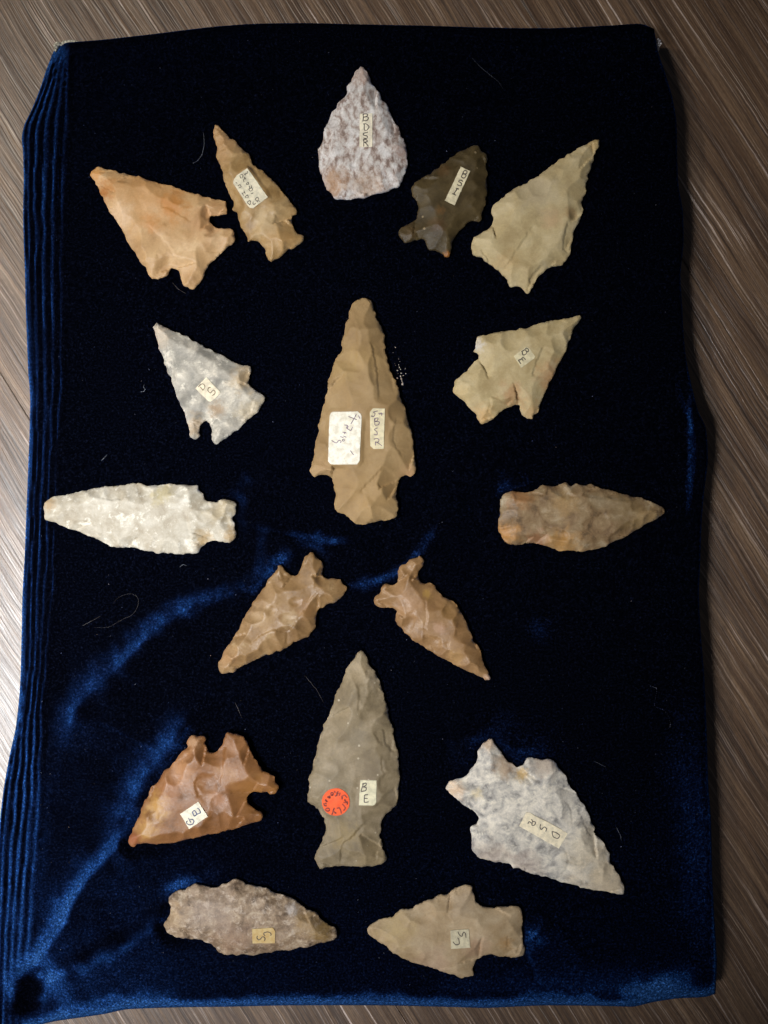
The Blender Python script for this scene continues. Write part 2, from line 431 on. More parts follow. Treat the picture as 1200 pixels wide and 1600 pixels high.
# ------------------------------------------------------------------ velvet board
def curve_at(pts, n):
    P = catmull(pts, 3.0, closed=False)
    d = np.concatenate([[0], np.cumsum(np.linalg.norm(np.diff(P, axis=0), axis=1))])
    t = np.linspace(0, d[-1], n)
    return np.stack([np.interp(t, d, P[:, 0]), np.interp(t, d, P[:, 1])], 1)


TOP = [(93,70),(110,66),(160,62),(240,53),(330,42),(400,37),(480,36),(560,38),(660,40),(760,43),(860,44),(950,40),(1000,37),(1022,45)]
RIGHT = [(1022,45),(1028,80),(1038,110),(1050,150),(1057,190),(1058,240),(1060,290),(1067,330),(1068,380),(1063,430),(1066,480),(1068,520),(1072,560),(1080,600),(1090,640),(1103,670),(1106,720),(1100,770),(1096,820),(1094,880),(1092,930),(1095,990),(1100,1050),(1103,1110),(1105,1170),(1107,1230),(1111,1280),(1113,1370),(1116,1430),(1120,1500),(1118,1553)]
BOTTOM = [(-14,1632),(20,1620),(55,1604),(85,1596),(160,1585),(200,1577),(280,1574),(360,1573),(450,1571),(600,1571),(725,1574),(760,1575),(850,1571),(950,1572),(990,1573),(1020,1566),(1060,1560),(1100,1558),(1118,1553)]
LEFT = [(93,70),(83,82),(72,110),(62,140),(50,170),(38,195),(34,215),(36,240),(37,280),(36,330),(37,380),(39,430),(40,480),(42,530),(44,580),(47,620),(46,680),(44,730),(42,780),(40,830),(38,880),(35,930),(34,980),(33,1020),(32,1060),(29,1100),(24,1140),(15,1180),(6,1230),(0,1280),(-4,1330),(-7,1400),(-10,1500),(-14,1632)]

NU, NV = 371, 521
ct, cb = curve_at(TOP, NU), curve_at(BOTTOM, NU)
cl, cr_ = curve_at(LEFT, NV), curve_at(RIGHT, NV)
uu = np.linspace(0, 1, NU)[None, :, None]; vv = np.linspace(0, 1, NV)[:, None, None]
G = ((1 - vv) * ct[None] + vv * cb[None] + (1 - uu) * cl[:, None] + uu * cr_[:, None]
     - ((1 - uu) * (1 - vv) * ct[0] + uu * (1 - vv) * ct[-1] + (1 - uu) * vv * cb[0] + uu * vv * cb[-1]))
GX, GY = G[..., 0], G[..., 1]
flat = G.reshape(-1, 2)

RY = [60, 200, 300, 400, 550, 650, 700, 800, 900, 1000, 1100, 1180, 1250, 1400, 1500, 1640]
RIBS = [[97, 60, 58, 59, 57, 60, 58, 55, 52, 49, 41, 32, 25, 15, 10, 4],
        [101, 76, 72, 71, 72, 74, 70, 66, 62, 58, 49, 44, 40, 27, 20, 15],
        [105, 90, 86, 86, 85, 84, 80, 77, 74, 67, 57, 55, 50, 40, 32, 28],
        [109, 104, 101, 99, 98, 95, 91, 88, 85, 78, 66, 64, 61, 53, 43, 42]]


def smooth01(t):
    t = np.clip(t, 0, 1)
    return t * t * (3 - 2 * t)


def fold(P, line, H, w, wr, taper=0.15, rough=0.0):
    """crease: steep concave flank on the left of travel, gentle back on the right"""
    line = catmull(line, 12, closed=False)
    lo = line.min(0) - 260; hi = line.max(0) + 260
    m = np.all((P > lo) & (P < hi), axis=1)
    d, s, t = seg_dist(P[m], line, closed=False)
    n2 = Noise2(int(H * 31 + w) + 5)
    wv = w * (1 + 0.25 * n2(P[m][:, 0] / 40, P[m][:, 1] / 40))
    left = np.where(d < wv, H * (1 - d / wv) ** 2, 0)
    right = H * np.exp(-(d / wr) ** 1.3)
    z = np.where(s < 0, left, right)
    # fade both ends by position along the crease; clip points lying past its ends
    e = smooth01(t / taper) * smooth01((1 - t) / taper)
    out = np.zeros(len(P))
    out[m] = z * e * (1 + 0.15 * n2(P[m][:, 0] / 25, P[m][:, 1] / 25))
    return out


FOLDS = [
    ([(45,1525),(66,1500),(100,1452),(122,1402),(154,1360),(194,1317),(220,1280),(240,1228),(268,1180),(292,1130),(335,1090)], 14, 46, 60),
    ([(105,1180),(118,1110),(155,1072),(195,1036),(240,990),(285,962),(330,936),(400,912),(440,872),(470,850)], 9, 52, 60),
    ([(70,1545),(100,1532),(140,1512),(190,1488),(235,1460),(290,1400),(330,1372)], 10, 40, 50),
    ([(395,838),(440,842),(480,850),(520,858),(565,858),(600,850)], 9, 44, 55),
    ([(560,925),(590,912),(630,892),(662,862),(682,826),(712,790),(740,770)], 8, 40, 55),
    ([(330,790),(365,782),(395,766),(430,745),(470,740)], 5, 46, 60),
    ([(740,800),(770,785),(795,765),(830,745)], 6, 50, 60),
    ([(815,1480),(840,1468),(870,1440)], 5, 50, 60),
    ([(690,1160),(740,1150),(800,1165),(850,1185)], 5, 50, 70),
]


def cloth_height(P):
    x, y = P[:, 0], P[:, 1]
    z = np.full(len(P), Z0)
    # ribbed strip falling away on the left side
    rx = [np.interp(y, RY, r) for r in RIBS]
    lx = np.interp(y, [p[1] for p in LEFT], [p[0] for p in LEFT])
    nw = Noise2(14)
    rx = [r_ + 2.6 * nw(y / 46, y * 0 + 7.3 * i) + 1.2 * nw(y / 17, y * 0 + 3.1 * i + 50) for i, r_ in enumerate(rx)]
    knots = [lx, 0.5 * (lx + rx[0])] + rx
    u = np.zeros(len(P))
    for k in range(len(knots) - 1):
        a, b = knots[k], knots[k + 1]
        m = (x >= a)
        u = np.where(m, k + np.clip((x - a) / np.maximum(b - a, 1.0), 0, 1), u)
    past = np.clip((x - knots[-1]) / 12.0, 0, 1)
    uu_ = u + past * 0.5
    rib = np.abs(np.cos(np.pi * (uu_ - 0.0))) ** 0.8
    n_r = Noise2(3)
    amp = 6.0 * (1 - smooth01((past - 0.2) / 0.8)) * np.clip(0.72 + 0.60 * n_r(np.round(uu_) * 3.1, y / 60), 0.2, 1.3) * smooth01((np.hypot((x - 46) / 1.0, (y - 1555) / 1.4) - 26) / 30) * smooth01((y - 62) / 60)
    z += (rib - 0.6) * amp
    fall = 16 * (1 - smooth01(uu_ / 5.2)) ** 1.1
    z -= fall
    # pad softness
    n1 = Noise2(11); n3 = Noise2(12)
    z += 2.2 * n1(x / 170, y / 170) + 0.8 * n3(x / 60, y / 60)
    for f in FOLDS:
        z += fold(P, *f)
    # gathered corner: a pocket pushed in at the bottom left
    d = np.hypot((x - 46 + 0.22 * (y - 1552)) / 22, (y - 1553) / 34)
    z -= 24 * np.exp(-d ** 2)
    return z


zc = cloth_height(flat)
# weigh the cloth down under each stone
REST = {}
for k, o in OUT.items():
    lo, hi = o.min(0) - 30, o.max(0) + 30
    m = np.where(np.all((flat > lo) & (flat < hi), axis=1))[0]
    ins = inside(flat[m], o)
    dist, _, _ = seg_dist(flat[m], o)
    sd = np.where(ins, -dist, dist)
    rest = float(np.percentile(zc[m][ins], 55))
    if k == 'A9':
        rest = float(Z0 - 1)
    REST[k] = rest
    w = smooth01((22 - sd) / 22)
    lim = rest + 1.5
    # press down only (plus a soft lift so the stone is carried)
    zc[m] = zc[m] * (1 - w) + np.minimum(zc[m], lim) * w
Z = zc.reshape(NV, NU)

# rounded rim: distance from the outline
iu = np.arange(NU)[None, :]; iv = np.arange(NV)[:, None]
dl = np.hypot(G[..., 0] - cl[:, None, 0], 0 * GX)
dr = np.abs(cr_[:, None, 0] - GX)
dt = np.abs(GY - ct[None, :, 1])
db = np.abs(cb[None, :, 1] - GY)


def roll(d, r, depth):
    t = np.clip(d / r, 0, 1)
    return depth * (1 - np.sqrt(np.maximum(0, 1 - (1 - t) ** 2)))


nb = Noise2(21)
rb = 18 + 7 * nb(GX / 60, GX * 0 + 3) + 5 * nb(GX / 23, GX * 0 + 9)
Z = Z - roll(db, rb, 26) - roll(dt, 5, 6) - roll(dr, 6, 7) - roll(dl, 7, 6)
# slack piping wave along the right rim
Z = Z - 3 * np.exp(-((GX - (cr_[:, None, 0] - 16)) / 6) ** 2) * smooth01((GY - 560) / 80) * smooth01((830 - GY) / 80)

XY = unproject(G.reshape(-1, 2), Z.reshape(-1)).reshape(NV, NU, 2)
top = np.concatenate([XY, Z[..., None]], axis=2).reshape(-1, 3)
idx = np.arange(NV * NU).reshape(NV, NU)
quads = np.stack([idx[:-1, :-1], idx[1:, :-1], idx[1:, 1:], idx[:-1, 1:]], axis=-1).reshape(-1, 4)
# side walls down to the floor
ring = np.concatenate([idx[0, :-1], idx[:-1, -1], idx[-1, :0:-1], idx[:0:-1, 0]])
rp = top[ring]
ctr = rp[:, :2].mean(0)
nx = np.roll(rp[:, :2], -1, 0) - np.roll(rp[:, :2], 1, 0)
nrm = np.stack([-nx[:, 1], nx[:, 0]], 1)
nrm /= np.maximum(np.linalg.norm(nrm, axis=1, keepdims=True), 1e-6)
if ((rp[:, :2] - ctr) * nrm).sum(1).mean() < 0: nrm = -nrm
for _ in range(6):
    nrm = (np.roll(nrm, 1, 0) + nrm + np.roll(nrm, -1, 0)) / 3
arc = np.cumsum(np.linalg.norm(rp[:, :2] - np.roll(rp[:, :2], 1, 0), axis=1))
ns = Noise2(33)
rows = [ring]
extra = []
base_i = len(top)
NS = 9
for k in range(1, NS + 1):
    f = k / NS
    zz = rp[:, 2] * (1 - f) + 0.6 * f
    out = 4.0 * ns(arc / 60, np.full_like(arc, f * 2)) * math.sin(math.pi * f) - 9.0 * f
    q = rp[:, :2] + nrm * out[:, None]
    extra.append(np.column_stack([q, zz]))
    rows.append(base_i + np.arange(len(ring)) + (k - 1) * len(ring))
side = []
for k in range(NS):
    a, b = rows[k], rows[k + 1]
    side.append(np.stack([a, np.roll(a, -1), np.roll(b, -1), b], axis=1))
cv = np.concatenate([top] + extra)
cf = np.concatenate([quads] + side)


def velvet_material():
    t = NT('navy_velvet')
    tr = t.t
    c = t.coord()
    geo = t.n('ShaderNodeNewGeometry')
    fib = t.noise(c, 0.30, 3, 0.8)
    clump = t.noise(c, 0.10, 3, 0.6)
    # the pile is brushed down and to the left: its fibres lean that way
    na = t.n('ShaderNodeAttribute', attribute_name='nap')
    lean = t.vmath('ADD', geo.outputs['Normal'], (-0.02, -0.075, 0.0)).outputs[0]
    lean = t.vmath('ADD', lean, na.outputs['Vector']).outputs[0]
    jit = t.vmath('SCALE', t.vmath('SUBTRACT', fib.outputs['Color'], (0.5, 0.5, 0.5)).outputs[0])
    jit.inputs['Scale'].default_value = 0.42
    jit2 = t.vmath('SCALE', t.vmath('SUBTRACT', clump.outputs['Color'], (0.5, 0.5, 0.5)).outputs[0])
    jit2.inputs['Scale'].default_value = 0.16
    nn = t.vmath('ADD', t.vmath('ADD', lean, jit.outputs[0]).outputs[0], jit2.outputs[0]).outputs[0]
    nn = t.vmath('NORMALIZE', nn).outputs[0]
    # pile sheen put into the base colour: near black end-on, blue side-on
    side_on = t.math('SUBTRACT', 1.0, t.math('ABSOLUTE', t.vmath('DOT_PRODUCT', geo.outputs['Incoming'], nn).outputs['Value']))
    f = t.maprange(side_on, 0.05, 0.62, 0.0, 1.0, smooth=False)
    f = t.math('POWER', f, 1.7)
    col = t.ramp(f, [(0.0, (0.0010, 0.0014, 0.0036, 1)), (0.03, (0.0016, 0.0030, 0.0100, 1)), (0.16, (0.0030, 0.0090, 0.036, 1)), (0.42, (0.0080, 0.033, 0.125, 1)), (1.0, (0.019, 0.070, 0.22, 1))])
    sp = t.ramp(fib.outputs[0], [(0.36, (0.22, 0.22, 0.22)), (0.52, (0.75, 0.75, 0.75)), (0.62, (2.0, 2.0, 2.0)), (0.74, (5.5, 5.5, 5.5))])  # fibre speckle; its bright end paints sparkle into the colour
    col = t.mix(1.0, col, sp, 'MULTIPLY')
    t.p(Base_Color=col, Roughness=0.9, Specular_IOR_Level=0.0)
    return t.m


# crushed-pile bands along the creases: lean set outward so the sheen colour brightens
BANDS = [  # centre line, strength along it, width on the soft side, width on the crisp side
    ([(44,1515),(58,1498),(92,1447),(112,1400),(143,1360),(183,1317),(210,1280)], (.9,1,1,.95,.85,.65,.45), 21, 7),
    ([(190,1270),(215,1212),(250,1177),(277,1130),(317,1093)], (.5,.5,.4,.3,.1), 24, 18),
    ([(84,1250),(92,1180),(112,1105),(150,1067),(190,1033),(235,985),(278,955),(325,932),(395,913)], (.08,.12,.22,.28,.34,.38,.5,.45,.35), 22, 12),
    ([(395,915),(428,888),(446,866)], (.3,.5,.3), 18, 14),
    ([(74,1530),(100,1524),(133,1510),(187,1487),(227,1460),(250,1440)], (.8,.5,.8,.75,.4,.1), 12, 7),
    ([(255,1398),(272,1386),(292,1378),(320,1372)], (.2,.65,.5,.2), 14, 12),
    ([(395,822),(440,832),(480,840),(510,845),(560,847),(600,846)], (.15,.5,.75,1,.5,.1), 13, 9),
    ([(545,918),(590,905),(630,888),(655,862),(672,835),(690,805),(712,775)], (.25,.6,.75,.65,.5,.3,.1), 12, 9),
    ([(365,762),(388,755),(412,745)], (.15,.45,.1), 22, 18),
    ([(760,765),(788,752),(815,735)], (.2,.6,.15), 24, 20),
    ([(820,995),(842,985),(865,970)], (.1,.3,.1), 30, 26),
    ([(822,1472),(834,1460),(842,1446)], (.3,.55,.2), 16, 14),
    ([(730,1145),(770,1140),(830,1168)], (.1,.22,.15), 40, 30),
    ([(980,1552),(1010,1548),(1040,1542),(1066,1532)], (.4,.6,.75,.3), 20, 14),
    ([(8,1530),(22,1560),(34,1592),(40,1625)], (.4,.8,1,.9), 14, 10),
    ([(100,1580),(140,1572),(190,1562),(260,1558)], (.5,.7,.6,.3), 13, 12),
    ([(1074,560),(1078,640),(1077,720),(1074,800)], (.1,.45,.4,.1), 5, 4),
    ([(1060,1160),(1085,1290),(1080,1420)], (.06,.15,.08), 60, 26),
    ([(700,1545),(850,1540),(980,1546)], (.06,.12,.2), 26, 14),
    ([(60,1180),(62,1260),(54,1370),(44,1470)], (.1,.35,.3,.3), 16, 20),
]
nap = np.zeros((len(flat), 3))
bands = np.zeros(len(flat))
nbz = Noise2(77)
for line, st, w1, w2 in BANDS:
    ln = catmull(np.array(line, float), 8, closed=False)
    lo = ln.min(0) - 3 * max(w1, w2); hi = ln.max(0) + 3 * max(w1, w2)
    m = np.where(np.all((flat > lo) & (flat < hi), axis=1))[0]
    dd, sd, tt = seg_dist(flat[m], ln, closed=False)
    k = np.interp(tt, np.linspace(0, 1, len(st)), st)
    wob = 1 + 0.35 * nbz(flat[m][:, 0] / 16, flat[m][:, 1] / 16)
    ww = np.where(sd < 0, w1, w2) * wob
    bands[m] = np.maximum(bands[m], k * np.exp(-(dd / ww) ** 2))
bands *= 1 + 0.25 * nbz(flat[:, 0] / 9 + 30, flat[:, 1] / 9)
outw = np.clip((flat[:, 0] - 620) / 450, -1, 1)
soft = 1.40 - 0.95 * smooth01((500 - flat[:, 0]) / 400) * smooth01((flat[:, 1] - 900) / 400)
nap[:, 0] = 0.75 * outw * bands * soft
nap[:, 1] = -0.85 * bands * soft
# rims and ribbed strip: lean set inward to dim the sheen in their colour
fx, fy = flat[:, 0], flat[:, 1]
er = np.exp(-(dr.reshape(-1) / 7) ** 2) * smooth01((1480 - fy) / 100); et = np.exp(-(dt.reshape(-1) / 7) ** 2)
nap[:, 0] -= 0.55 * er
nap[:, 1] -= 0.70 * et
pk = np.exp(-np.hypot((fx - 46 + 0.22 * (fy - 1552) + 6 * nbz(fx / 12, fy / 12)) / 19, (fy - 1553 + 8 * nbz(fx / 14 + 9, fy / 14)) / 34) ** 4)
nap *= (1 - pk)[:, None]
nap += pk[:, None] * np.array([0.5, 0.75, 1.5])  # pocket shade: lean turned to the viewer so the colour goes dark
rs = smooth01((112 - fx) / 14) * smooth01((1330 - fy) / 420)
nap[:, 0] += 0.16 * rs
nap[:, 1] += 0.10 * rs
napv = np.zeros((len(cv), 3)); napv[:len(flat)] = nap
for k in range(NS):
    napv[len(flat) + k * len(ring): len(flat) + (k + 1) * len(ring)] = nap[ring]

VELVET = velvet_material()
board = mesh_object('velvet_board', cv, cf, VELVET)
at = board.data.attributes.new('nap', 'FLOAT_VECTOR', 'POINT')
at.data.foreach_set('vector', napv.reshape(-1))
tag(board, 'padded display board covered in dark navy blue velvet lying on the wood floor', 'display board')


def cloth_z(p):
    """height of the finished velvet at photo position p"""
    d = (G[..., 0] - p[0]) ** 2 + (G[..., 1] - p[1]) ** 2
    i = np.unravel_index(np.argmin(d), d.shape)
    return Z[i]


# worn corners where the pale backing shows
def worn_corner(pts, z, col, seed):
    t = NT('frayed_backing_%d' % seed)
    n = t.noise(t.coord(), 0.35, 4, 0.7)
    t.p(Base_Color=t.ramp(n.outputs[0], [(0.35, lin((70, 66, 56))), (0.6, lin(col))]), Roughness=0.9)
    V, F, loop = fill(catmull(np.array(pts, float), 1.5), 1.6)
    n2 = Noise2(seed)
    zz = z + 3.5 * n2(V[:, 0] / 4, V[:, 1] / 4)
    xy = unproject(V, z)
    vt = np.column_stack([xy, zz]); vb = np.column_stack([xy, zz - 6])
    n0 = len(V)
    faces = [f for f in F] + [[a + n0 for a in f[::-1]] for f in F]
    for a, b in zip(loop, loop[1:] + loop[:1]):
        faces.append([a, b, b + n0, a + n0])
    return mesh_object('worn_corner', vt if False else np.concatenate([vt, vb]), faces, t.m, board)


tag(worn_corner([(84,69),(89,65),(94,66),(99,63),(107,64),(115,62),(122,64),(121,68),(112,69),(104,72),(98,72),(93,70),(90,75),(86,80),(84,76)], 62, (196, 190, 172), 41),
    'frayed greyish backing at the upper left corner')
tag(worn_corner([(1024,61),(1031,60),(1034,65),(1033,70),(1030,73),(1030,79),(1027,79),(1026,72),(1024,70)], 56, (232, 224, 226), 42),
    'torn white backing at the upper right corner')

# ------------------------------------------------------------------ stone material
def stone(name, stops, scale=0.03, dist=0.4, detail=6, fine=0.18, speck=None, stains=(), centre=(0, 0), rough=0.55,
          spec=0.4, bump=0.16, wisps=None, tint=(1, 1, 1), seed=0.0, stretch=(1, 1, 1), rot=0.0):
    t = NT(name)
    c0 = t.coord()
    c = t.vmath('ADD', c0, (seed * 137.0, seed * 71.0, seed * 13.0)).outputs[0]
    cm = t.mapping(c, stretch, (0, 0, rot))
    n1 = t.noise(cm, scale, detail, 0.62, dist)
    col = t.ramp(n1.outputs[0], [(p, lin(q)) for p, q in stops])
    if wisps:
        wc, ws, lo, hi, amt = wisps
        n4 = t.noise(cm, ws, 6, 0.72, 0.25)
        f = t.math('MULTIPLY', t.maprange(n4.outputs[0], lo, hi), amt)
        col = t.mix(f, col, lin(wc))
    for (px, py, r, sc, amt) in stains:
        cx, cy = px - centre[0], centre[1] - py
        warp = t.noise(c, 1.4 / r, 4, 0.65)
        wv = t.vmath('SCALE', t.vmath('SUBTRACT', warp.outputs['Color'], (0.5, 0.5, 0.5)).outputs[0])
        wv.inputs['Scale'].default_value = r * 2.6
        q = t.vmath('MULTIPLY', t.vmath('ADD', c0, wv.outputs[0]).outputs[0], (1, 1, 0)).outputs[0]
        dd = t.vmath('DISTANCE', q, (cx, cy, 0)).outputs['Value']
        f = t.math('MULTIPLY', t.maprange(dd, r * 1.5, r * 0.2), amt)
        col = t.mix(f, col, lin(sc))
    n2 = t.noise(c, 0.36, 5, 0.78)
    n3 = t.noise(c, 0.075, 4, 0.6)
    v = t.math('MULTIPLY_ADD', t.math('SUBTRACT', n2.outputs[0], 0.5), fine * 5.2, 1.0)
    v = t.math('MULTIPLY', v, t.math('MULTIPLY_ADD', t.math('SUBTRACT', n3.outputs[0], 0.5), fine * 2.2, 1.0))
    cc = t.n('ShaderNodeCombineColor')
    for i in range(3): t.set(cc.inputs[i], t.math('MULTIPLY', v, float(tint[i]) ** 2.2))
    col = t.mix(1.0, col, cc.outputs[0], 'MULTIPLY')
    if speck:
        sc, ss, th = speck
        vo = t.voronoi(c, ss)
        f = t.maprange(vo.outputs['Distance'], th, th * 0.5)
        cellr = t.n('ShaderNodeSeparateColor'); t.set(cellr.inputs[0], vo.outputs['Color'])
        f = t.math('MULTIPLY', f, t.math('GREATER_THAN', cellr.outputs[0], 0.55))
        col = t.mix(t.math('MULTIPLY', f, 0.8), col, lin(sc))
    t.p(Base_Color=col, Roughness=t.maprange(n2.outputs[0], 0.3, 0.7, rough - 0.08, rough + 0.1), Specular_IOR_Level=spec)
    h = t.math('ADD', t.math('MULTIPLY', n2.outputs[0], 1.0), t.math('MULTIPLY', n3.outputs[0], 1.6))
    t.p(Normal=t.bump(h, bump, 2.0))
    return t.m


# ------------------------------------------------------------------ paper labels
def paper(name, col, col2=None, gloss=0.75):
    t = NT(name)
    c = t.coord()
    n = t.noise(c, 0.12, 4, 0.65)
    n2 = t.noise(c, 0.9, 2, 0.6)
    col2 = col2 or tuple(int(v * 0.88) for v in col)
    t.p(Base_Color=t.ramp(n.outputs[0], [(0.38, lin(col2)), (0.58, lin(col))]), Roughness=gloss, Specular_IOR_Level=0.3)
    t.p(Normal=t.bump(n2.outputs[0], 0.25, 0.6))
    return t.m


def ink(name, col):
    t = NT(name)
    n = t.noise(t.coord(), 0.25, 3, 0.6)
    c2 = tuple(min(255, int(v * 1.5 + 18)) for v in col)
    t.p(Base_Color=t.ramp(n.outputs[0], [(0.4, lin(col)), (0.7, lin(c2))]), Roughness=0.6)
    return t.m


INK_BLACK = ink('pencil_ink', (54, 46, 40))
INK_BROWN = ink('brown_ink', (92, 78, 56))
INK_BLUE = ink('blue_ink', (44, 48, 74))
INK_RED = ink('dark_ink_on_orange', (96, 22, 8))
INK_VIOLET = ink('violet_ink', (70, 52, 72))


def circ(cx, cy, rx, ry=None, n=10):
    ry = ry or rx
    return [(cx + rx * math.cos(a), cy + ry * math.sin(a)) for a in np.linspace(0.4, 0.4 + 2 * math.pi, n)]


LABELS = {
 'A2': [dict(s=17.143, o=(360,260), out=[(480,115),(1025,890),(640,1180),(550,1175),(480,1100),(110,520),(108,470),(130,410),(200,310)], col=(226,216,190), ink=INK_BLACK, w=1.1,
   st=[[(280,320),(320,395)],[(280,310),(340,285),(370,320),(335,385)],[(390,260),(425,305),(440,250),(475,270),(490,195)],[(390,350),(450,420)],[(430,370),(380,440),(400,490)],[(505,485),(520,545),(450,545),(500,490)],[(590,580),(585,640)],[(530,590),(550,660)],[(520,680),(600,640),(620,700),(560,730),(520,680)],[(580,780),(600,805),(640,770)],[(175,485),(210,530)],[(230,590),(290,560),(320,620),(260,640)],[(390,720),(425,800)],[(340,775),(385,850)],[(360,790),(420,760)],[(420,890),(490,830),(505,905),(430,905)],[(480,1030),(550,1100)],[(480,1020),(550,980),(575,1030),(550,1100)],[(640,1010),(630,1060),(660,1085),(710,1050)],[(690,950),(760,1020)],[(690,945),(740,895),(785,920),(780,970),(730,990)],[(750,985),(820,1000)]])],
 'A3': [dict(s=24, o=(550,175), out=[(300,165),(765,150),(765,1405),(285,1405)], col=(240,230,206), ink=INK_BLACK, w=1.5,
   st=[[(420,180),(430,300),(410,460)],[(420,190),(500,172),(590,190),(585,240),(520,280),(440,292)],[(440,292),(590,290),(620,340),(580,410),(510,435),(440,415)],[(465,560),(460,680),(470,780)],[(425,550),(520,545),(590,590),(645,660),(600,740),(560,785),(470,785)],[(600,855),(540,870),(440,900),(425,950),(480,975),(560,1000),(595,1040),(550,1090),(490,1095),(435,1065)],[(450,1150),(445,1390)],[(415,1140),(500,1125),(570,1160),(575,1210),(460,1240)],[(500,1240),(570,1320),(620,1390)]])],
 'A4': [dict(s=21.33, o=(690,255), out=[(625,185),(935,335),(415,1475),(95,1315)], col=(222,210,176), ink=INK_BLACK, w=1.7,
   st=[[(730,330),(640,520)],[(720,340),(770,312),(830,345),(820,400),(770,430),(700,420)],[(700,425),(780,450),(795,500),(750,560),(690,565),(635,515)],[(700,690),(640,640),(580,640),(550,685),(600,710),(645,750),(640,810),(590,830),(505,785)],[(455,905),(560,940)],[(505,925),(390,1100)],[(340,1090),(400,1110),(465,1145)]])],
 'A6': [dict(s=20, o=(300,580), out=[(480,215),(915,665),(905,720),(680,940),(600,970),(540,955),(145,565)], col=(230,218,192), ink=INK_BROWN, w=1.5,
   st=[[(300,520),(380,620)],[(235,525),(300,450),(370,420),(430,460),(440,520),(410,580),(375,625)],[(625,530),(560,540),(530,620),(580,690),(620,700),(660,650),(710,615),(755,660),(745,730),(665,785)]])],
 'A7': [dict(s=11.43, o=(505,635), out=[(150,125),(180,110),(620,110),(670,150),(690,200),(655,980),(610,1045),(150,1045),(95,990),(115,300),(122,170)], col=(226,220,206), col2=(200,192,172), ink=INK_VIOLET, gloss=0.38, w=1.2, glossy=1,
   st=[[(455,195),(605,255)],[(600,150),(560,230),(500,330)],[(635,180),(660,235)],[(380,345),(440,355),(420,400),(500,445),(530,380)],[(455,365),(430,410)],[(350,470),(420,490)],[(400,470),(380,500)],[(365,540),(420,565)],[(310,550),(370,570)],circ(368,615,18),[(155,615),(240,665),(290,615),(330,640),(310,665)],[(490,800),(550,880)]]),
        dict(s=11.43, o=(505,635), out=[(890,55),(1100,60),(1080,770),(900,770),(842,715),(838,120)], col=(216,204,170), ink=INK_VIOLET, w=1.5,
   st=[[(975,100),(900,120),(930,150),(905,200),(855,190)],[(985,150),(1075,155)],[(1020,130),(1010,170)],[(1045,130),(1045,185)],[(920,240),(925,350)],[(915,235),(980,225),(970,270),(930,285)],[(930,285),(1005,295),(985,345),(930,355)],[(970,400),(915,430),(960,470),(965,520),(905,520)],[(935,640),(935,710)],[(905,600),(960,585),(1000,610),(980,650),(930,650)],[(960,650),(1050,715)]])],
 'A8': [dict(s=24, o=(795,535), out=[(600,215),(720,260),(945,580),(900,650),(420,1000),(150,560)], col=(214,202,166), ink=INK_BLACK, w=1.6,
   st=[[(620,250),(550,330),(430,395)],[(620,265),(700,310),(690,385),(640,400),(580,340)],[(640,400),(600,480),(530,520),(470,490),(470,400)],[(590,690),(490,605),(410,690),(325,715),(415,850)],[(460,660),(500,750)]])],
 'A13': [dict(s=17.143, o=(270,1240), out=[(725,150),(975,550),(475,885),(240,485)], col=(226,218,196), ink=INK_BLUE, w=1.8,
   st=[[(690,320),(735,345),(785,440),(690,490),(620,535),(590,490),(570,430),(620,385),(690,480)],[(405,680),(420,740),(490,775),(570,750),(605,680),(570,625),(505,625)],[(460,590),(520,710)],[(400,690),(440,665)]])],
 'A14': [dict(s=20, o=(495,1220), out=circ(605,590,432,432,41)[:-1], col=(232,92,42), col2=(222,80,34), ink=INK_RED, w=1.9, name='round_sticker', lab='bright orange round sticker', gloss=0.5,
   st=[[(800,400),(810,500)],[(810,400),(880,370),(930,420),(960,450)],[(880,500),(910,570),(980,590)],[(850,610),(960,600),(970,670)],[(910,570),(900,620)],[(810,650),(870,720),(900,780),(850,860)],[(640,790),(710,770),(760,850),(775,950)],[(560,765),(485,990)],[(540,890),(620,950)],circ(355,825,65,45),[(240,620),(250,690),(330,710)],[(270,610),(320,650)],[(270,530),(350,570)],[(290,500),(330,590)],[(340,420),(440,460)],[(380,390),(400,470)],[(410,380),(440,450)],circ(490,330,42),[(490,330),(500,400)],[(555,240),(590,290)],[(580,400),(640,380),(650,290),(690,250)],[(650,300),(700,320)],[(740,290),(710,390)]]),
         dict(s=7.5, o=(480,1180), out=[(625,268),(815,270),(808,520),(790,548),(765,558),(607,555)], col=(214,206,176), ink=INK_BLACK, w=1.6,
   st=[[(660,310),(632,395)],[(645,312),(690,300),(692,325),(655,345)],[(655,345),(692,350),(688,385),(632,397)],[(715,432),(675,440),(672,520),(722,515)],[(675,475),(710,478)]])],
 'A15': [dict(s=12, o=(800,1255), out=[(245,130),(330,140),(400,190),(640,300),(900,445),(1015,520),(850,800),(115,385)], col=(242,228,198), ink=INK_BLACK, w=1.5,
   st=[[(345,250),(360,285),(420,310),(395,365),(350,360),(362,290)],[(275,335),(300,295),(350,330)],[(515,345),(500,400),(525,445),(580,395),(625,430),(605,480)],[(725,480),(800,500),(870,555),(825,610),(750,580),(730,520),(725,480)]])],
 'A16': [dict(s=20, o=(385,1430), out=[(210,330),(850,290),(920,400),(910,790),(220,790)], col=(196,172,122), col2=(184,152,98), ink=INK_BLACK, w=1.5,
   st=[[(615,550),(570,500),(580,450),(680,425),(770,450),(800,500),(780,545)],[(375,550),(355,610),(410,680),(470,650),(510,590),(570,580),(610,640),(585,715)]])],
 'A17': [dict(s=20, o=(690,1435), out=[(260,290),(560,265),(830,245),(875,820),(280,850)], col=(216,204,172), ink=INK_BLACK, w=1.5,
   st=[[(495,320),(520,390),(570,450),(620,465),(640,390),(680,335),(730,390),(745,510)],[(480,505),(520,560),(535,690),(480,725),(420,720),(335,630)]])],
}

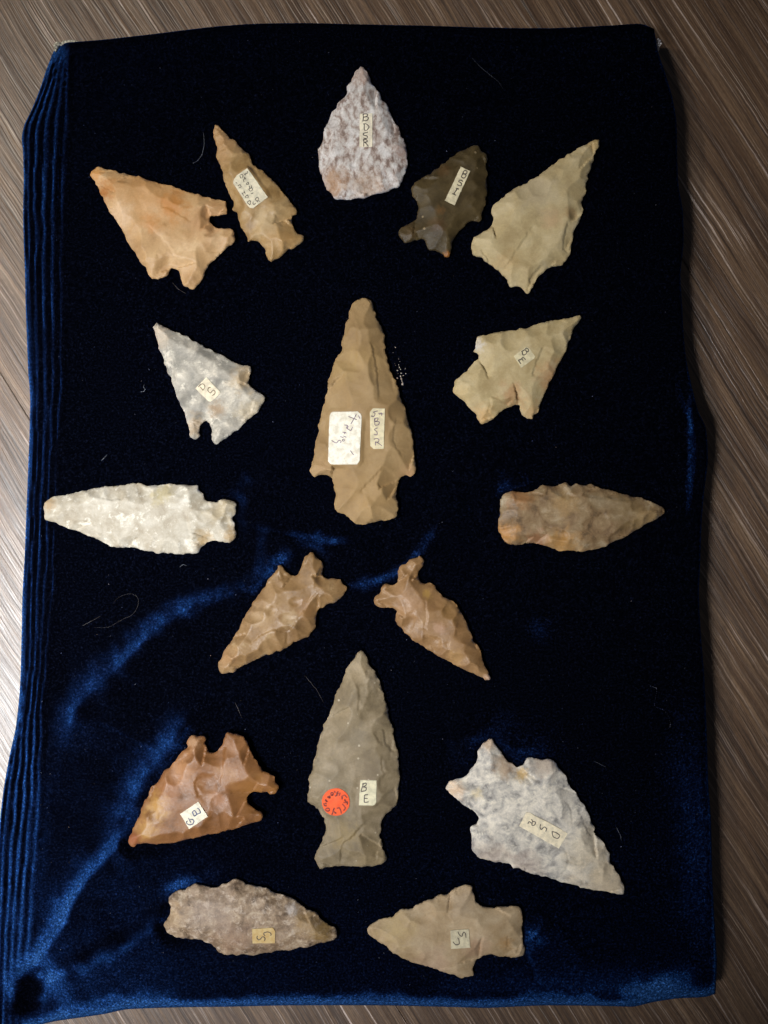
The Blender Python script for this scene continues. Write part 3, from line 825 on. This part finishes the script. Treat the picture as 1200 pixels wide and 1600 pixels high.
# ------------------------------------------------------------------ arrowheads
def centre_of(k):
    o = OUT[k]
    return (float(o[:, 0].mean()), float(o[:, 1].mean()))


# T: height of the face above the rim (u), fl: flake spacing, cu: flake hollowness, steps: carved ledges (right of travel),
# pits: hollows (x, y, rx, ry, angle, depth)
SP = {
 'A1': dict(T=13, fl=15, cu=.010, sl=1.0, pits=[(258,420,16,24,0.3,3), (330,338,20,12,0.5,3), (200,372,26,16,.6,1.5), (285,345,22,30,.5,1.2), (235,335,30,18,.4,1.2)],
   steps=[([(300,350),(268,330),(250,325)], 1.0, 18), ([(230,350),(262,380),(285,420)], 1.0, 24)],
   mat=dict(tint=(0.95, 0.94, 0.88), stops=[(.3,(162,126,90)),(.45,(187,151,112)),(.58,(198,164,127)),(.72,(218,190,158))], scale=.022, rough=.5, fine=.09,
      stains=[(166,300,16,(166,104,44),.85),(150,272,12,(196,138,74),.8),(240,298,60,(192,138,84),.5),(275,322,22,(186,122,56),.75),(238,352,14,(186,124,62),.6),(330,350,30,(176,128,88),.5),(188,335,18,(222,192,168),.6)]),
   label='large orange tan arrowhead with two deep notches, at the upper left', ),
 'A2': dict(T=15, fl=13, cu=.016, sl=1.15, steps=[([(360,225),(352,235),(345,240)], .8, 14)], pits=[(405,345,10,22,.5,2.2),(432,345,16,9,.3,2.5)],
   mat=dict(tint=(0.97, 0.97, 0.93), stops=[(.32,(134,104,66)),(.48,(158,126,84)),(.66,(176,146,106))], scale=.035, rough=.46, fine=.10,
      stains=[(352,222,30,(178,138,100),.7),(415,345,26,(188,164,132),.7),(440,375,22,(176,138,92),.6)]),
   label='slim tan arrowhead with a handwritten paper label, beside the large orange one'),
 'A3': dict(T=12, fl=16, cu=.012, sl=1.0, pits=[(553,262,7,5,0,2)],
   mat=dict(stops=[(.36,(126,106,96)),(.45,(170,154,145)),(.53,(194,186,180)),(.64,(212,208,204))], scale=.12, rough=.6, fine=.2, bump=.3, stretch=(1,.62,1), rot=.5,
      wisps=((218,212,210), .11, .50, .62, .7), stains=[(519,288,24,(158,120,84),.8),(565,118,16,(172,146,132),.7),(628,240,14,(146,112,96),.6),(575,295,26,(170,138,108),.5)]),
   label='leaf shaped arrowhead without notches, mottled mauve and white, topmost of all'),
 'A4': dict(T=13, fl=15, cu=.014, sl=1.0, pits=[(727,350,12,14,.5,2)],
   mat=dict(stops=[(.3,(54,44,26)),(.5,(72,60,37)),(.7,(88,74,48))], scale=.03, rough=.45, fine=.14, spec=.22,
      speck=((150,130,98), .06, .17), stains=[(687,331,7,(104,74,40),.6),(698,399,6,(150,96,44),.9),(694,269,10,(88,62,36),.5),(640,362,12,(92,70,42),.4),(683,355,12,(86,62,40),.6)]),
   label='small dark olive brown arrowhead with a slanted paper strip'),
 'A5': dict(T=14, fl=17, cu=.009, sl=1.0, steps=[([(893,398),(879,392),(880,370),(886,347)], 2.6, 9), ([(782,428),(808,390),(832,352)], 1.5, 40), ([(822,458),(830,432),(846,414)], 3.0, 14)],
   pits=[(898,338,10,8,.3,2.5)],
   mat=dict(tint=(0.97, 0.96, 0.94), stops=[(.3,(164,144,104)),(.48,(184,166,126)),(.64,(194,178,142)),(.78,(206,194,164))], scale=.026, rough=.62, fine=.11,
      stains=[(840,300,34,(178,164,138),.6),(860,345,16,(196,166,130),.6),(928,225,18,(196,164,106),.6),(890,335,10,(156,124,84),.6),(790,410,20,(176,146,98),.5),(755,385,22,(196,180,142),.6)]),
   label='long pale tan arrowhead with a side shoulder and no label, upper right of the arc'),
 'A6': dict(T=11, fl=14, cu=.012, sl=1.0, steps=[([(402,620),(390,645),(380,658)], 1.6, 12)], pits=[(318,655,14,16,0,2),(386,588,12,12,0,2)],
   mat=dict(tint=(1, 0.99, 0.96), stops=[(.3,(112,109,104)),(.44,(140,137,131)),(.56,(164,159,151)),(.7,(194,187,176))], scale=.042, rough=.55, fine=.14,
      wisps=((210,204,194), .07, .54, .66, .75), stains=[(247,520,24,(186,170,152),.7),(385,590,22,(172,146,108),.7),(306,665,16,(166,144,118),.7),(400,650,26,(190,172,140),.6),(340,640,12,(158,126,90),.6)]),
   label='grey white mottled arrowhead with two side notches and a tilted square label'),
 'A7': dict(T=20, fl=22, cu=.008, sl=1.0, steps=[([(591,628),(589,588),(583,552),(576,532)], 2.2, 22), ([(560,770),(578,752),(602,726)], 2.0, 30), ([(557,500),(559,540),(556,575)], 1.2, 36), ([(628,715),(614,690),(618,650)], 1.4, 20)],
   pits=[(560,585,26,18,.2,1.6),(535,640,20,30,0,1.2)],
   mat=dict(tint=(0.95, 0.95, 0.94), stops=[(.3,(136,108,70)),(.5,(152,124,84)),(.7,(164,137,98))], scale=.018, rough=.66, fine=.08,
      stains=[(540,575,26,(166,138,90),.5),(575,560,22,(166,136,88),.5),(640,740,14,(168,128,90),.6),(500,730,16,(166,134,96),.5),(580,770,40,(160,128,82),.4)]),
   label='largest olive tan stemmed arrowhead with two paper labels, in the centre'),
 'A8': dict(T=13, fl=16, cu=.010, sl=1.0, steps=[([(829,592),(838,560),(850,540)], 2.2, 22), ([(885,555),(882,545),(889,525)], 2.4, 10), ([(790,632),(768,622),(765,650)], 2.0, 22)],
   pits=[(800,630,16,10,0,3),(735,598,14,12,0,1.5)],
   mat=dict(tint=(0.97, 0.96, 0.94), stops=[(.3,(158,138,98)),(.48,(176,158,118)),(.64,(188,172,136)),(.78,(200,186,152))], scale=.03, rough=.6, fine=.11,
      stains=[(868,590,26,(170,126,82),.7),(800,618,20,(160,116,76),.6),(755,650,18,(190,152,98),.6),(835,645,18,(190,156,110),.6),(745,540,10,(206,204,206),.6),(720,615,16,(194,172,126),.6)]),
   label='tan arrowhead with a bitten notch and a small label reading BE, right of centre'),
 'A9': dict(T=12, fl=15, cu=.012, sl=1.0, steps=[([(196,781),(168,781),(152,774)], 2.2, 14), ([(292,796),(300,840),(308,862)], 1.5, 26)],
   pits=[(225,765,12,10,0,2),(355,815,8,10,0,2.5),(320,800,14,16,0,2)],
   mat=dict(tint=(0.93, 0.94, 0.96), stops=[(.3,(158,144,120)),(.46,(180,168,146)),(.6,(196,186,166)),(.74,(216,208,192))], scale=.04, rough=.55, fine=.12, seed=2,
      wisps=((226,218,200), .075, .54, .64, .8), stains=[(78,788,10,(172,138,92),.6),(362,838,14,(160,128,78),.8),(318,842,14,(170,138,86),.7),(345,795,26,(174,154,116),.6),(255,772,16,(186,168,116),.6),(220,760,10,(150,132,104),.5)]),
   label='cream mottled stemmed blade pointing left over the ribbed velvet edge'),
 'A10': dict(T=13, fl=13, cu=.018, sl=1.1, steps=[([(848,822),(868,824),(890,836)], 2.2, 12), ([(905,818),(920,812),(945,800)], 1.6, 10), ([(803,790),(804,775)], 1.0, 16)],
   pits=[(892,775,6,4,0,2),(870,836,18,8,.2,2.5)],
   mat=dict(tint=(0.92, 0.9, 0.86), stops=[(.32,(92,74,52)),(.44,(130,106,78)),(.56,(148,127,98)),(.68,(170,154,130))], scale=.045, rough=.5, fine=.16, seed=3,
      stains=[(787,835,22,(186,134,72),.8),(810,772,20,(178,124,76),.6),(875,852,24,(184,140,80),.7),(975,800,26,(112,94,60),.6),(935,785,16,(120,104,78),.6),(1010,820,24,(160,136,96),.6),(880,790,20,(164,134,88),.6),(840,843,16,(158,112,80),.6),(783,775,14,(170,158,136),.6)]),
   label='brown leaf shaped point with a square base, pointing right'),
 'A11': dict(T=16, fl=15, cu=.014, sl=1.15, steps=[([(500,918),(470,960),(452,985),(420,985),(385,1010)], 2.2, 26), ([(447,1008),(447,986)], 1.6, 6)],
   pits=[(425,952,8,9,0,2.2),(462,940,10,7,0,2),(450,965,15,9,0,2),(500,905,8,20,.2,2),(442,898,8,10,.5,3)],
   mat=dict(tint=(0.87, 0.87, 0.83), stops=[(.3,(122,92,60)),(.48,(146,113,77)),(.64,(160,128,92)),(.78,(188,160,126))], scale=.03, rough=.44, fine=.09, seed=1,
      stains=[(452,966,13,(192,164,130),.6),(410,965,18,(190,158,120),.5),(355,1025,16,(176,134,96),.6),(480,950,16,(160,116,74),.4)]),
   label='caramel barbed arrowhead pointing down to the left, below the big centre point'),
 'A12': dict(T=15, fl=15, cu=.014, sl=1.15, steps=[([(664,935),(668,960),(665,985)], 1.8, 22), ([(660,990),(690,998)], 1.8, 12), ([(700,1000),(705,1030),(718,1040)], 1.4, 16), ([(712,992),(713,972)], 1.4, 8)],
   pits=[(640,970,10,18,.4,2.5),(640,895,14,10,0,2.5),(622,938,24,10,.7,1.6),(690,960,24,18,.3,1.5)],
   mat=dict(tint=(0.89, 0.89, 0.85), stops=[(.3,(122,89,57)),(.48,(146,110,74)),(.64,(160,124,88)),(.8,(184,150,114))], scale=.03, rough=.46, fine=.09, seed=4,
      stains=[(640,942,22,(176,136,102),.6),(699,955,18,(142,108,66),.6),(712,1025,14,(184,146,100),.6),(667,928,7,(176,138,76),.8),(761,1058,6,(206,170,150),.8),(686,980,9,(190,150,130),.5)]),
   label='caramel barbed arrowhead pointing down to the right, twin of its left neighbour'),
 'A13': dict(T=15, fl=16, cu=.012, sl=1.0, steps=[([(352,1160),(350,1195),(345,1230)], 1.4, 24), ([(312,1245),(306,1222),(310,1212)], 1.8, 10)],
   pits=[(325,1220,19,15,0.7,2.8),(243,1274,9,10,0,1.6),(246,1262,14,14,0,1.2),(295,1182,9,8,0,2.2),(272,1225,28,18,.3,1.4),(346,1250,12,20,.6,1.5)],
   mat=dict(tint=(0.85, 0.83, 0.76), stops=[(.3,(116,78,46)),(.46,(140,96,60)),(.6,(154,108,71)),(.76,(176,134,99))], scale=.028, rough=.46, fine=.10, seed=5,
      stains=[(268,1228,24,(172,118,78),.7),(248,1260,20,(196,152,86),.8),(232,1292,18,(196,152,90),.7),(285,1200,20,(196,146,108),.6),(210,1310,12,(176,104,72),.6),(400,1240,30,(160,112,58),.6),(303,1160,10,(206,168,140),.6),(345,1245,12,(190,140,112),.6),(318,1206,10,(120,74,32),.6)]),
   label='rusty orange notched arrowhead with a label lettered in blue ink'),
 'A14': dict(T=17, fl=18, cu=.010, sl=1.0, steps=[([(600,1165),(583,1143)], 1.8, 8), ([(617,1176),(602,1160),(598,1136)], 2.2, 9), ([(601,1215),(597,1196),(597,1178)], 1.6, 9), ([(531,1352),(534,1318),(556,1298),(574,1280)], 3.0, 30), ([(573,1057),(574,1046)], 1.6, 6), ([(560,1110),(561,1085),(558,1065)], 1.6, 22), ([(594,1315),(597,1280),(606,1262)], 3.0, 12)],
   pits=[(572,1080,14,20,0,1.5),(560,1240,10,40,0,1.2)],
   mat=dict(tint=(0.93, 0.91, 0.89), stops=[(.3,(110,98,76)),(.46,(130,117,92)),(.6,(144,131,107)),(.76,(162,150,128))], scale=.03, rough=.6, fine=.15, seed=6, speck=((178,166,144), .07, .16),
      stains=[(560,1150,16,(112,104,88),.5),(580,1200,22,(112,100,80),.6),(540,1300,20,(156,136,92),.5),(515,1220,26,(146,136,116),.5),(580,1335,26,(146,128,94),.5),(560,1050,18,(154,138,108),.5)]),
   label='long grey stemmed arrowhead carrying an orange round sticker'),
 'A15': dict(T=14, fl=15, cu=.012, sl=1.0, steps=[([(892,1285),(890,1262),(880,1248)], 1.6, 14), ([(930,1312),(918,1300),(900,1260)], 2.0, 12), ([(860,1390),(885,1345),(876,1320)], 1.2, 24)],
   pits=[(808,1205,14,12,0,3),(745,1245,12,10,0,1.6),(730,1290,10,16,0,1.5)],
   mat=dict(tint=(1.02, 1.0, 0.965), stops=[(.33,(118,117,118)),(.44,(164,162,160)),(.55,(196,192,186)),(.68,(220,215,206))], scale=.055, rough=.6, fine=.16, bump=.25, seed=7,
      wisps=((218,213,203), .06, .50, .64, .75), stains=[(945,1375,48,(206,190,164),.8),(915,1320,36,(204,192,170),.6),(708,1235,16,(206,178,150),.8),(790,1195,18,(164,136,108),.7),(762,1160,14,(190,164,138),.7),(850,1192,20,(156,138,124),.6),(770,1340,30,(160,142,130),.5),(820,1352,26,(158,140,132),.5),(815,1210,10,(186,154,90),.7),(745,1238,9,(216,202,168),.7)]),
   label='large blue grey and white arrowhead pointing down to the right'),
 'A16': dict(T=13, fl=13, cu=.016, sl=1.1, pits=[(450,1420,9,8,0,2.5),(300,1400,16,12,0,1.5)], steps=[([(410,1440),(360,1440),(325,1455)], 1.4, 18)],
   mat=dict(tint=(0.94, 0.92, 0.89), stops=[(.33,(92,76,60)),(.44,(130,110,90)),(.56,(158,138,116)),(.68,(192,176,156))], scale=.06, rough=.6, fine=.22, bump=.3, seed=8,
      wisps=((200,186,172), .09, .52, .62, .6), stains=[(505,1455,18,(132,106,56),.8),(480,1440,22,(158,130,84),.6),(365,1465,30,(142,114,94),.6),(330,1420,36,(168,152,140),.5),(270,1430,20,(176,152,120),.6),(455,1418,9,(190,184,182),.7),(430,1470,26,(140,116,92),.5)]),
   label='rough mottled grey brown point with a yellowed label, bottom row left'),
 'A17': dict(T=14, fl=16, cu=.011, sl=1.0, steps=[([(632,1443),(660,1431),(684,1420),(700,1426),(708,1442)], 1.5, 26), ([(790,1484),(792,1470),(792,1456)], 2.4, 7), ([(742,1520),(748,1500),(765,1490)], 2.0, 16)],
   pits=[(700,1405,16,14,0,1.6)],
   mat=dict(tint=(1.03, 1.03, 1.02), stops=[(.3,(142,118,86)),(.48,(162,138,106)),(.64,(174,152,122)),(.78,(190,170,142))], scale=.028, rough=.64, fine=.12, seed=9,
      stains=[(620,1450,26,(170,146,98),.6),(720,1410,24,(176,156,132),.6),(680,1510,30,(168,138,118),.5),(790,1470,12,(150,110,58),.6),(750,1462,14,(192,172,146),.5),(745,1480,20,(168,134,110),.5)]),
   label='tan stemmed arrowhead pointing left, bottom row right'),
}


def build_arrowhead(key):
    sp = SP[key]
    cx, cy = centre_of(key)
    r = np.random.default_rng(abs(hash(key[1:])) % 1000 if False else int(key[1:]) * 17 + 3)
    base_out = catmull(OUT[key], 2.0)
    # knapped edge: tiny scallops along the outline
    dn = np.roll(base_out, -1, 0) - np.roll(base_out, 1, 0)
    nr = np.stack([dn[:, 1], -dn[:, 0]], 1)
    nr /= np.maximum(np.linalg.norm(nr, axis=1, keepdims=True), 1e-6)
    arcl = np.cumsum(np.linalg.norm(base_out - np.roll(base_out, 1, 0), axis=1))
    nz = Noise2(int(key[1:]) + 50)
    base_out = base_out + nr * (1.2 * nz(arcl / 8, arcl * 0 + 2) + 0.7 * nz(arcl / 3.4, arcl * 0 + 8))[:, None]
    outl = base_out
    V, F, loop = fill(outl, 2.0)
    n = len(V)
    RIM = 1.4
    T = sp['T']
    nzh = Noise2(int(key[1:]) + 90)

    # flake scars, struck from the edge inward
    smo = OUT[key]
    sc = catmull(smo, 3.0)
    tang = np.roll(sc, -2, 0) - np.roll(sc, 2, 0)
    # inward normal (test the side)
    nin = np.stack([-tang[:, 1], tang[:, 0]], 1)
    nin /= np.maximum(np.linalg.norm(nin, axis=1, keepdims=True), 1e-6)
    probe = sc + nin * 3
    flip = ~inside(probe, sc)
    nin[flip] *= -1
    al = np.cumsum(np.linalg.norm(sc - np.roll(sc, 1, 0), axis=1))
    scars = []
    pos = 0.0
    while pos < al[-1]:
        i = int(np.searchsorted(al, pos)) % len(sc)
        a = r.normal(0, 0.30)
        d = nin[i]
        d = np.array([d[0] * math.cos(a) - d[1] * math.sin(a), d[0] * math.sin(a) + d[1] * math.cos(a)])
        slope = sp['sl'] * (0.34 + 0.42 * r.random())
        length = 14 + 50 * r.random() ** 1.3
        scars.append((sc[i], d, slope, sp['cu'] * 1.0 * (0.35 + 1.3 * r.random()), length))
        pos += sp['fl'] * (0.45 + 1.7 * r.random())

    def raw(P):
        ins = inside(P, outl)
        d, _, _ = seg_dist(P, outl)
        d = np.where(ins, d, 0)
        cap = T * (0.86 + 0.14 * nzh(P[:, 0] / 45, P[:, 1] / 45)) + 0.05 * T * nzh(P[:, 0] / 18 + 9, P[:, 1] / 18)
        h = np.minimum(cap, RIM + 1.25 * d)
        for (e, dv, slope, cu, ln) in scars:
            w = P - e
            u = w @ dv
            v = w[:, 0] * -dv[1] + w[:, 1] * dv[0]
            m = (u > -3) & (np.abs(v) < 45)
            # slope eases with distance, then the scar ends in a feather
            s = RIM + slope * u * (1 - 0.18 * np.clip(u / ln, 0, 1.6)) + cu * v * v * (1 + 0.02 * np.clip(u, 0, 60)) + 0.010 * np.clip(u - ln, 0, None) ** 2
            s = np.where(m, s, 1e9)
            # soft minimum keeps ridges from being razor sharp
            kk = 0.35
            hh = np.clip(0.5 + 0.5 * (h - s) / kk, 0, 1)
            h = np.where(s > 1e8, h, h * (1 - hh) + s * hh - kk * hh * (1 - hh))
        ed = smooth01(d / 7)
        for (line, depth, fall) in sp.get('steps', ()):
            ln = np.array(line, float)
            lo = ln.min(0) - 3 * fall; hi = ln.max(0) + 3 * fall
            m = np.where(np.all((P > lo) & (P < hi), axis=1))[0]
            if not len(m): continue
            wob = np.stack([nzh(P[m][:, 0] / 6, P[m][:, 1] / 6), nzh(P[m][:, 0] / 6 + 40, P[m][:, 1] / 6)], 1) * 1.6
            dd, sd, tt = seg_dist(P[m] + wob, catmull(ln, 3, closed=False), closed=False)
            endf = smooth01(tt / 0.12) * smooth01((1 - tt) / 0.12)
            h[m] -= depth * np.exp(-dd / fall) * smooth01(sd / 2.0 * 0.5 + (sd > 0) * 0.6) * (sd > 0) * endf * ed[m]
        for (x, y, rx, ry, an, dep) in sp.get('pits', ()):
            w = P - np.array([x, y])
            a = w[:, 0] * math.cos(an) + w[:, 1] * math.sin(an)
            b = -w[:, 0] * math.sin(an) + w[:, 1] * math.cos(an)
            q = np.sqrt((a / rx) ** 2 + (b / ry) ** 2) * (1 + 0.22 * nzh(P[:, 0] / 8, P[:, 1] / 8))
            h -= dep * np.clip(1 - q * q, 0, 1) * ed
        h += 0.12 * nzh(P[:, 0] / 3.1, P[:, 1] / 3.1) * ed
        return np.maximum(h, RIM * 0.5)

    h = raw(V)
    # flat seats for the labels
    planes = []
    for L in LABELS.get(key, ()):
        lo = TR(L['s'], L['o'][0], L['o'][1], L['out'])
        di, _, _ = seg_dist(V, lo)
        ins = inside(V, lo)
        A = np.column_stack([V[ins][:, 0] - cx, V[ins][:, 1] - cy, np.ones(ins.sum())])
        pl, *_ = np.linalg.lstsq(A, h[ins], rcond=None)
        pv = (V[:, 0] - cx) * pl[0] + (V[:, 1] - cy) * pl[1] + pl[2]
        sd = np.where(ins, 0, di)
        w = smooth01((7 - sd) / 7)
        h = h * (1 - w) + (pv - 0.1) * w
        planes.append((L, lo, pl))
    isrim = np.zeros(n, bool); isrim[loop] = True
    h[isrim] = RIM * (0.9 + 0.2 * r.random(isrim.sum()))
    # underside: shallower
    di, _, _ = seg_dist(V, outl)
    under = -RIM - 5.0 * (1 - np.exp(-di / 14))
    under[isrim] = -RIM
    zr = REST[key] + 6.0              # rim height above the floor
    kf = (D + Z0 - zr) / D

    def plan(P):
        return np.column_stack([(P[:, 0] - cx) * kf, (cy - P[:, 1]) * kf])
    vt = np.column_stack([plan(V), h]); vb = np.column_stack([plan(V), under])
    faces = F + [[a + n for a in f[::-1]] for f in F]
    for a, b in zip(loop, loop[1:] + loop[:1]):
        faces.append([a, b, b + n, a + n])
    loc = ((cx - 600) * kf, (800 - cy) * kf, zr)
    root = bpy.data.objects.new('arrowhead', None)
    root.empty_display_size = 0.005
    root.location = (loc[0] * S, loc[1] * S, loc[2] * S)
    C.objects.link(root)
    tag(root, sp['label'], 'arrowhead', 'knapped stone arrowheads on the velvet')
    m = stone('stone_' + key, centre=(cx, cy), **sp['mat'])
    mesh_object('stone', np.concatenate([vt, vb]), faces, m, root)

    for q, (L, lo, pl) in enumerate(planes):
        lo2 = []
        # keep corners crisp: resample edges linearly
        for i in range(len(lo)):
            a, b = lo[i], lo[(i + 1) % len(lo)]
            k = max(1, int(np.linalg.norm(b - a) / 4))
            for j in range(k):
                lo2.append(a + (b - a) * j / k)
        lo2 = np.array(lo2)
        lo2 = lo2 + (r.random(lo2.shape) - 0.5) * 0.35
        LV, LF, Lloop = fill(lo2, 4.0)
        nl = len(LV)
        TH = 0.9
        nzl = Noise2(q + int(key[1:]) * 3)

        def lz(P):
            return (P[:, 0] - cx) * pl[0] + (P[:, 1] - cy) * pl[1] + pl[2]
        curl = 0.5 * nzl(LV[:, 0] / 14, LV[:, 1] / 14)
        zt = lz(LV) + TH + np.maximum(curl, 0)
        lvt = np.column_stack([plan(LV), zt]); lvb = np.column_stack([plan(LV), lz(LV) - 0.4])
        lf = LF + [[a + nl for a in f[::-1]] for f in LF]
        for a, b in zip(Lloop, Lloop[1:] + Lloop[:1]):
            lf.append([a, b, b + nl, a + nl])
        nm = L.get('name', 'paper_label')
        pm = paper('paper_%s_%d' % (key, q), L['col'], L.get('col2'), L.get('gloss', 0.75))
        lob = mesh_object(nm, np.concatenate([lvt, lvb]), lf, pm, root, smooth=False)
        if L.get('lab'): lob['label'] = L['lab']
        # handwriting: ribbons of ink following the sheet
        rv, rf = [], []
        for st in L['st']:
            P = TR(L['s'], L['o'][0], L['o'][1], st)
            P = catmull(P, 0.9, closed=False)
            if len(P) < 2: continue
            tg = np.gradient(P, axis=0)
            nn = np.stack([-tg[:, 1], tg[:, 0]], 1)
            nn /= np.maximum(np.linalg.norm(nn, axis=1, keepdims=True), 1e-6)
            wd = L['w'] * (0.47 + 0.14 * nzl(np.arange(len(P)) / 4.0, np.full(len(P), 3.3)))
            for sgn in (1, -1): pass
            a = P + nn * wd[:, None]; b = P - nn * wd[:, None]
            i0 = len(rv)
            cu = lambda X: lz(X) + TH + np.maximum(0.5 * nzl(X[:, 0] / 14, X[:, 1] / 14), 0) + 0.22
            za, zb = cu(a), cu(b)
            pa, pb = plan(a), plan(b)
            for i in range(len(P)):
                rv.append((pa[i, 0], pa[i, 1], za[i])); rv.append((pb[i, 0], pb[i, 1], zb[i]))
            for i in range(len(P) - 1):
                rf.append([i0 + 2 * i, i0 + 2 * i + 1, i0 + 2 * i + 3, i0 + 2 * i + 2])
        mesh_object('lettering', np.array(rv), rf, L['ink'], lob, smooth=False)
    return root


for key in OUT:
    build_arrowhead(key)

# ------------------------------------------------------------------ hairs and lint
def hair_material(name, col):
    t = NT(name)
    n = t.noise(t.coord(), 0.2, 2)
    t.p(Base_Color=t.ramp(n.outputs[0], [(0.35, lin(tuple(int(v * .75) for v in col))), (0.65, lin(col))]), Roughness=0.45)
    return t.m


def strand(pts, rad, mat, label):
    P = catmull(np.array(pts, float), 2.0, closed=False)
    z = np.array([cloth_z(p) for p in P]) + rad + 0.6
    k = np.hanning(len(P) + 2)[1:-1]
    z = np.convolve(np.pad(z, 2, mode='edge'), np.ones(5) / 5, mode='valid') + 1.2 * k
    xy = unproject(P, z)
    Q = np.column_stack([xy, z])
    c0 = Q.mean(0)
    tg = np.gradient(Q, axis=0); tg /= np.maximum(np.linalg.norm(tg, axis=1, keepdims=True), 1e-9)
    sd = np.cross(tg, [0, 0, 1.0]); sd /= np.maximum(np.linalg.norm(sd, axis=1, keepdims=True), 1e-9)
    up = np.cross(sd, tg)
    n = len(Q)
    rr = rad * (0.35 + 0.65 * np.sin(np.linspace(0.25, math.pi - 0.25, n)))
    vs_, fs = [], []
    for i in range(n):
        for j in range(5):
            a = 2 * math.pi * j / 5
            vs_.append(Q[i] - c0 + (sd[i] * math.cos(a) + up[i] * math.sin(a)) * rr[i])
    for i in range(n - 1):
        for j in range(5):
            a, b = i * 5 + j, i * 5 + (j + 1) % 5
            fs.append([a, b, b + 5, a + 5])
    fs.append(list(range(5))[::-1]); fs.append([(n - 1) * 5 + j for j in range(5)])
    o = mesh_object('hair_strand', np.array(vs_), fs, mat, None, loc=c0)
    tag(o, label, 'hair', 'stray hairs on the velvet')


HW = hair_material('pale_hair', (92, 96, 106))
HB = hair_material('brown_hair', (38, 28, 23))
strand([(318,207),(319,225),(316,240),(309,251),(301,255)], 0.42, HW, 'short curved white hair beside the tip of the slim tan arrowhead')
strand([(177,944),(183,935),(195,929),(206,928),(215,933),(216,945),(210,957),(203,963),(195,966),(184,972),(172,979),(160,981),(147,980)], 0.24, HB, 'long looped brown hair below the cream blade')
strand([(128,978),(140,972),(158,962)], 0.42, HB, 'short straight brown hair left of the looped hair')
strand([(226,600),(224,605),(227,608),(224,612),(219,612)], 0.5, HW, 'tiny crooked pale hair left of the grey white arrowhead')
strand([(269,441),(278,451),(291,459)], 0.42, HB, 'faint brown hair under the notch of the large orange arrowhead')
strand([(738,91),(750,104),(763,115),(779,128),(786,139)], 0.13, HW, 'thin faint hair above the dark arrowhead')
strand([(281,886),(286,882),(292,884)], 0.5, HW, 'tiny arched pale hair under the cream blade')
strand([(963,1293),(969,1305),(971,1314)], 0.35, HW, 'short bluish hair right of the large white arrowhead')
strand([(927,1189),(936,1193),(947,1199)], 0.25, HW, 'fine hair above the right edge of the large white arrowhead')
strand([(367,1097),(373,1110),(378,1122)], 0.45, HB, 'short reddish hair above the rusty orange arrowhead')
strand([(476,1055),(488,1070),(495,1078),(506,1098)], 0.38, HB, 'thin brown hair left of the tip of the long grey arrowhead')
strand([(158,720),(162,716),(168,710)], 0.42, HW, 'small slanted pale hair above the cream blade')


def bits(P, sizes, mat, name, height=0.6):
    """small crushed flecks, one irregular tetra-like body each"""
    vs_, fs = [], []
    for p, s in zip(P, sizes):
        z = cloth_z(p)
        xy = unproject(np.array(p), z)
        a0 = random.random() * 6.28
        el = 0.6 + random.random() * 1.2
        i0 = len(vs_)
        for j in range(4):
            a = a0 + j * math.pi / 2
            rr = s * (el if j % 2 else 1.0) * (0.7 + 0.6 * random.random())
            vs_.append((xy[0] + rr * math.cos(a), xy[1] + rr * math.sin(a), z + height + 0.3 * random.random()))
        vs_.append((xy[0], xy[1], z + height + s * 0.9))
        vs_.append((xy[0], xy[1], z + height - s * 0.6))
        for j in range(4):
            fs.append([i0 + j, i0 + (j + 1) % 4, i0 + 4])
            fs.append([i0 + (j + 1) % 4, i0 + j, i0 + 5])
    return mesh_object(name, np.array(vs_), fs, mat, None, smooth=False)


tl = NT('lint_fibre')
nl_ = tl.noise(tl.coord(), 0.05, 2)
tl.p(Base_Color=tl.ramp(nl_.outputs[0], [(0.35, lin((70, 90, 150))), (0.55, lin((150, 155, 172))), (0.7, lin((150, 116, 90)))]), Roughness=0.6)  # lint colours; the bluish specks stand in for sparkle of the pile
pts, sz = [], []
polys = [o for o in OUT.values()]
while len(pts) < 430:
    p = np.array([random.uniform(60, 1090), random.uniform(55, 1560)])
    if any(np.all(p > o.min(0) - 2) and np.all(p < o.max(0) + 2) and inside(p[None], o)[0] for o in polys): continue
    # more specks toward the lower part
    if random.random() > 0.35 + 0.65 * (p[1] / 1600): continue
    pts.append(p); sz.append(random.choice([0.2, 0.24, 0.28, 0.32, 0.36, 0.5]))
lint = bits(pts, sz, tl.m, 'lint')
tag(lint, 'fine pale specks of lint and painted sparkle scattered over the velvet', 'lint', kind='stuff')

# crushed flakes beside the central point
tf = NT('stone_crumbs')
nf = tf.noise(tf.coord(), 0.3, 2)
tf.p(Base_Color=tf.ramp(nf.outputs[0], [(0.35, lin((110, 92, 76))), (0.65, lin((206, 194, 182)))]), Roughness=0.5)
cl_pts = [(618,543),(614,551),(623,561),(617,568),(618,571),(623,570),(621,579),(624,574),(626,577),(627,583),(626,588),(634,584),(633,576),(630,587),(627,592),(621,591),(629,599),(628,600),(622,584),(625,565),(628,596)]
cl_sz = [0.7,0.6,0.6,0.5,0.7,0.8,1.5,0.9,1.3,1.4,1.3,1.2,0.8,0.9,1.7,1.1,1.9,1.6,0.7,0.6,0.9]
cr = bits(cl_pts, cl_sz, tf.m, 'crumbs')
tag(cr, 'little cluster of whitish crumbs stuck to the velvet beside the big centre arrowhead', 'crumbs', kind='stuff')
th_pts = [(1014 + 30 * t + 6 * math.sin(9 * t), 1066 + 66 * t + 4 * math.cos(13 * t)) for t in np.linspace(0, 1, 34)]
cr2 = bits(th_pts, [random.uniform(0.15, 0.42) for _ in th_pts], tl.m, 'lint_trail')
tag(cr2, 'broken trail of grey lint near the right edge of the velvet', 'lint', kind='stuff')
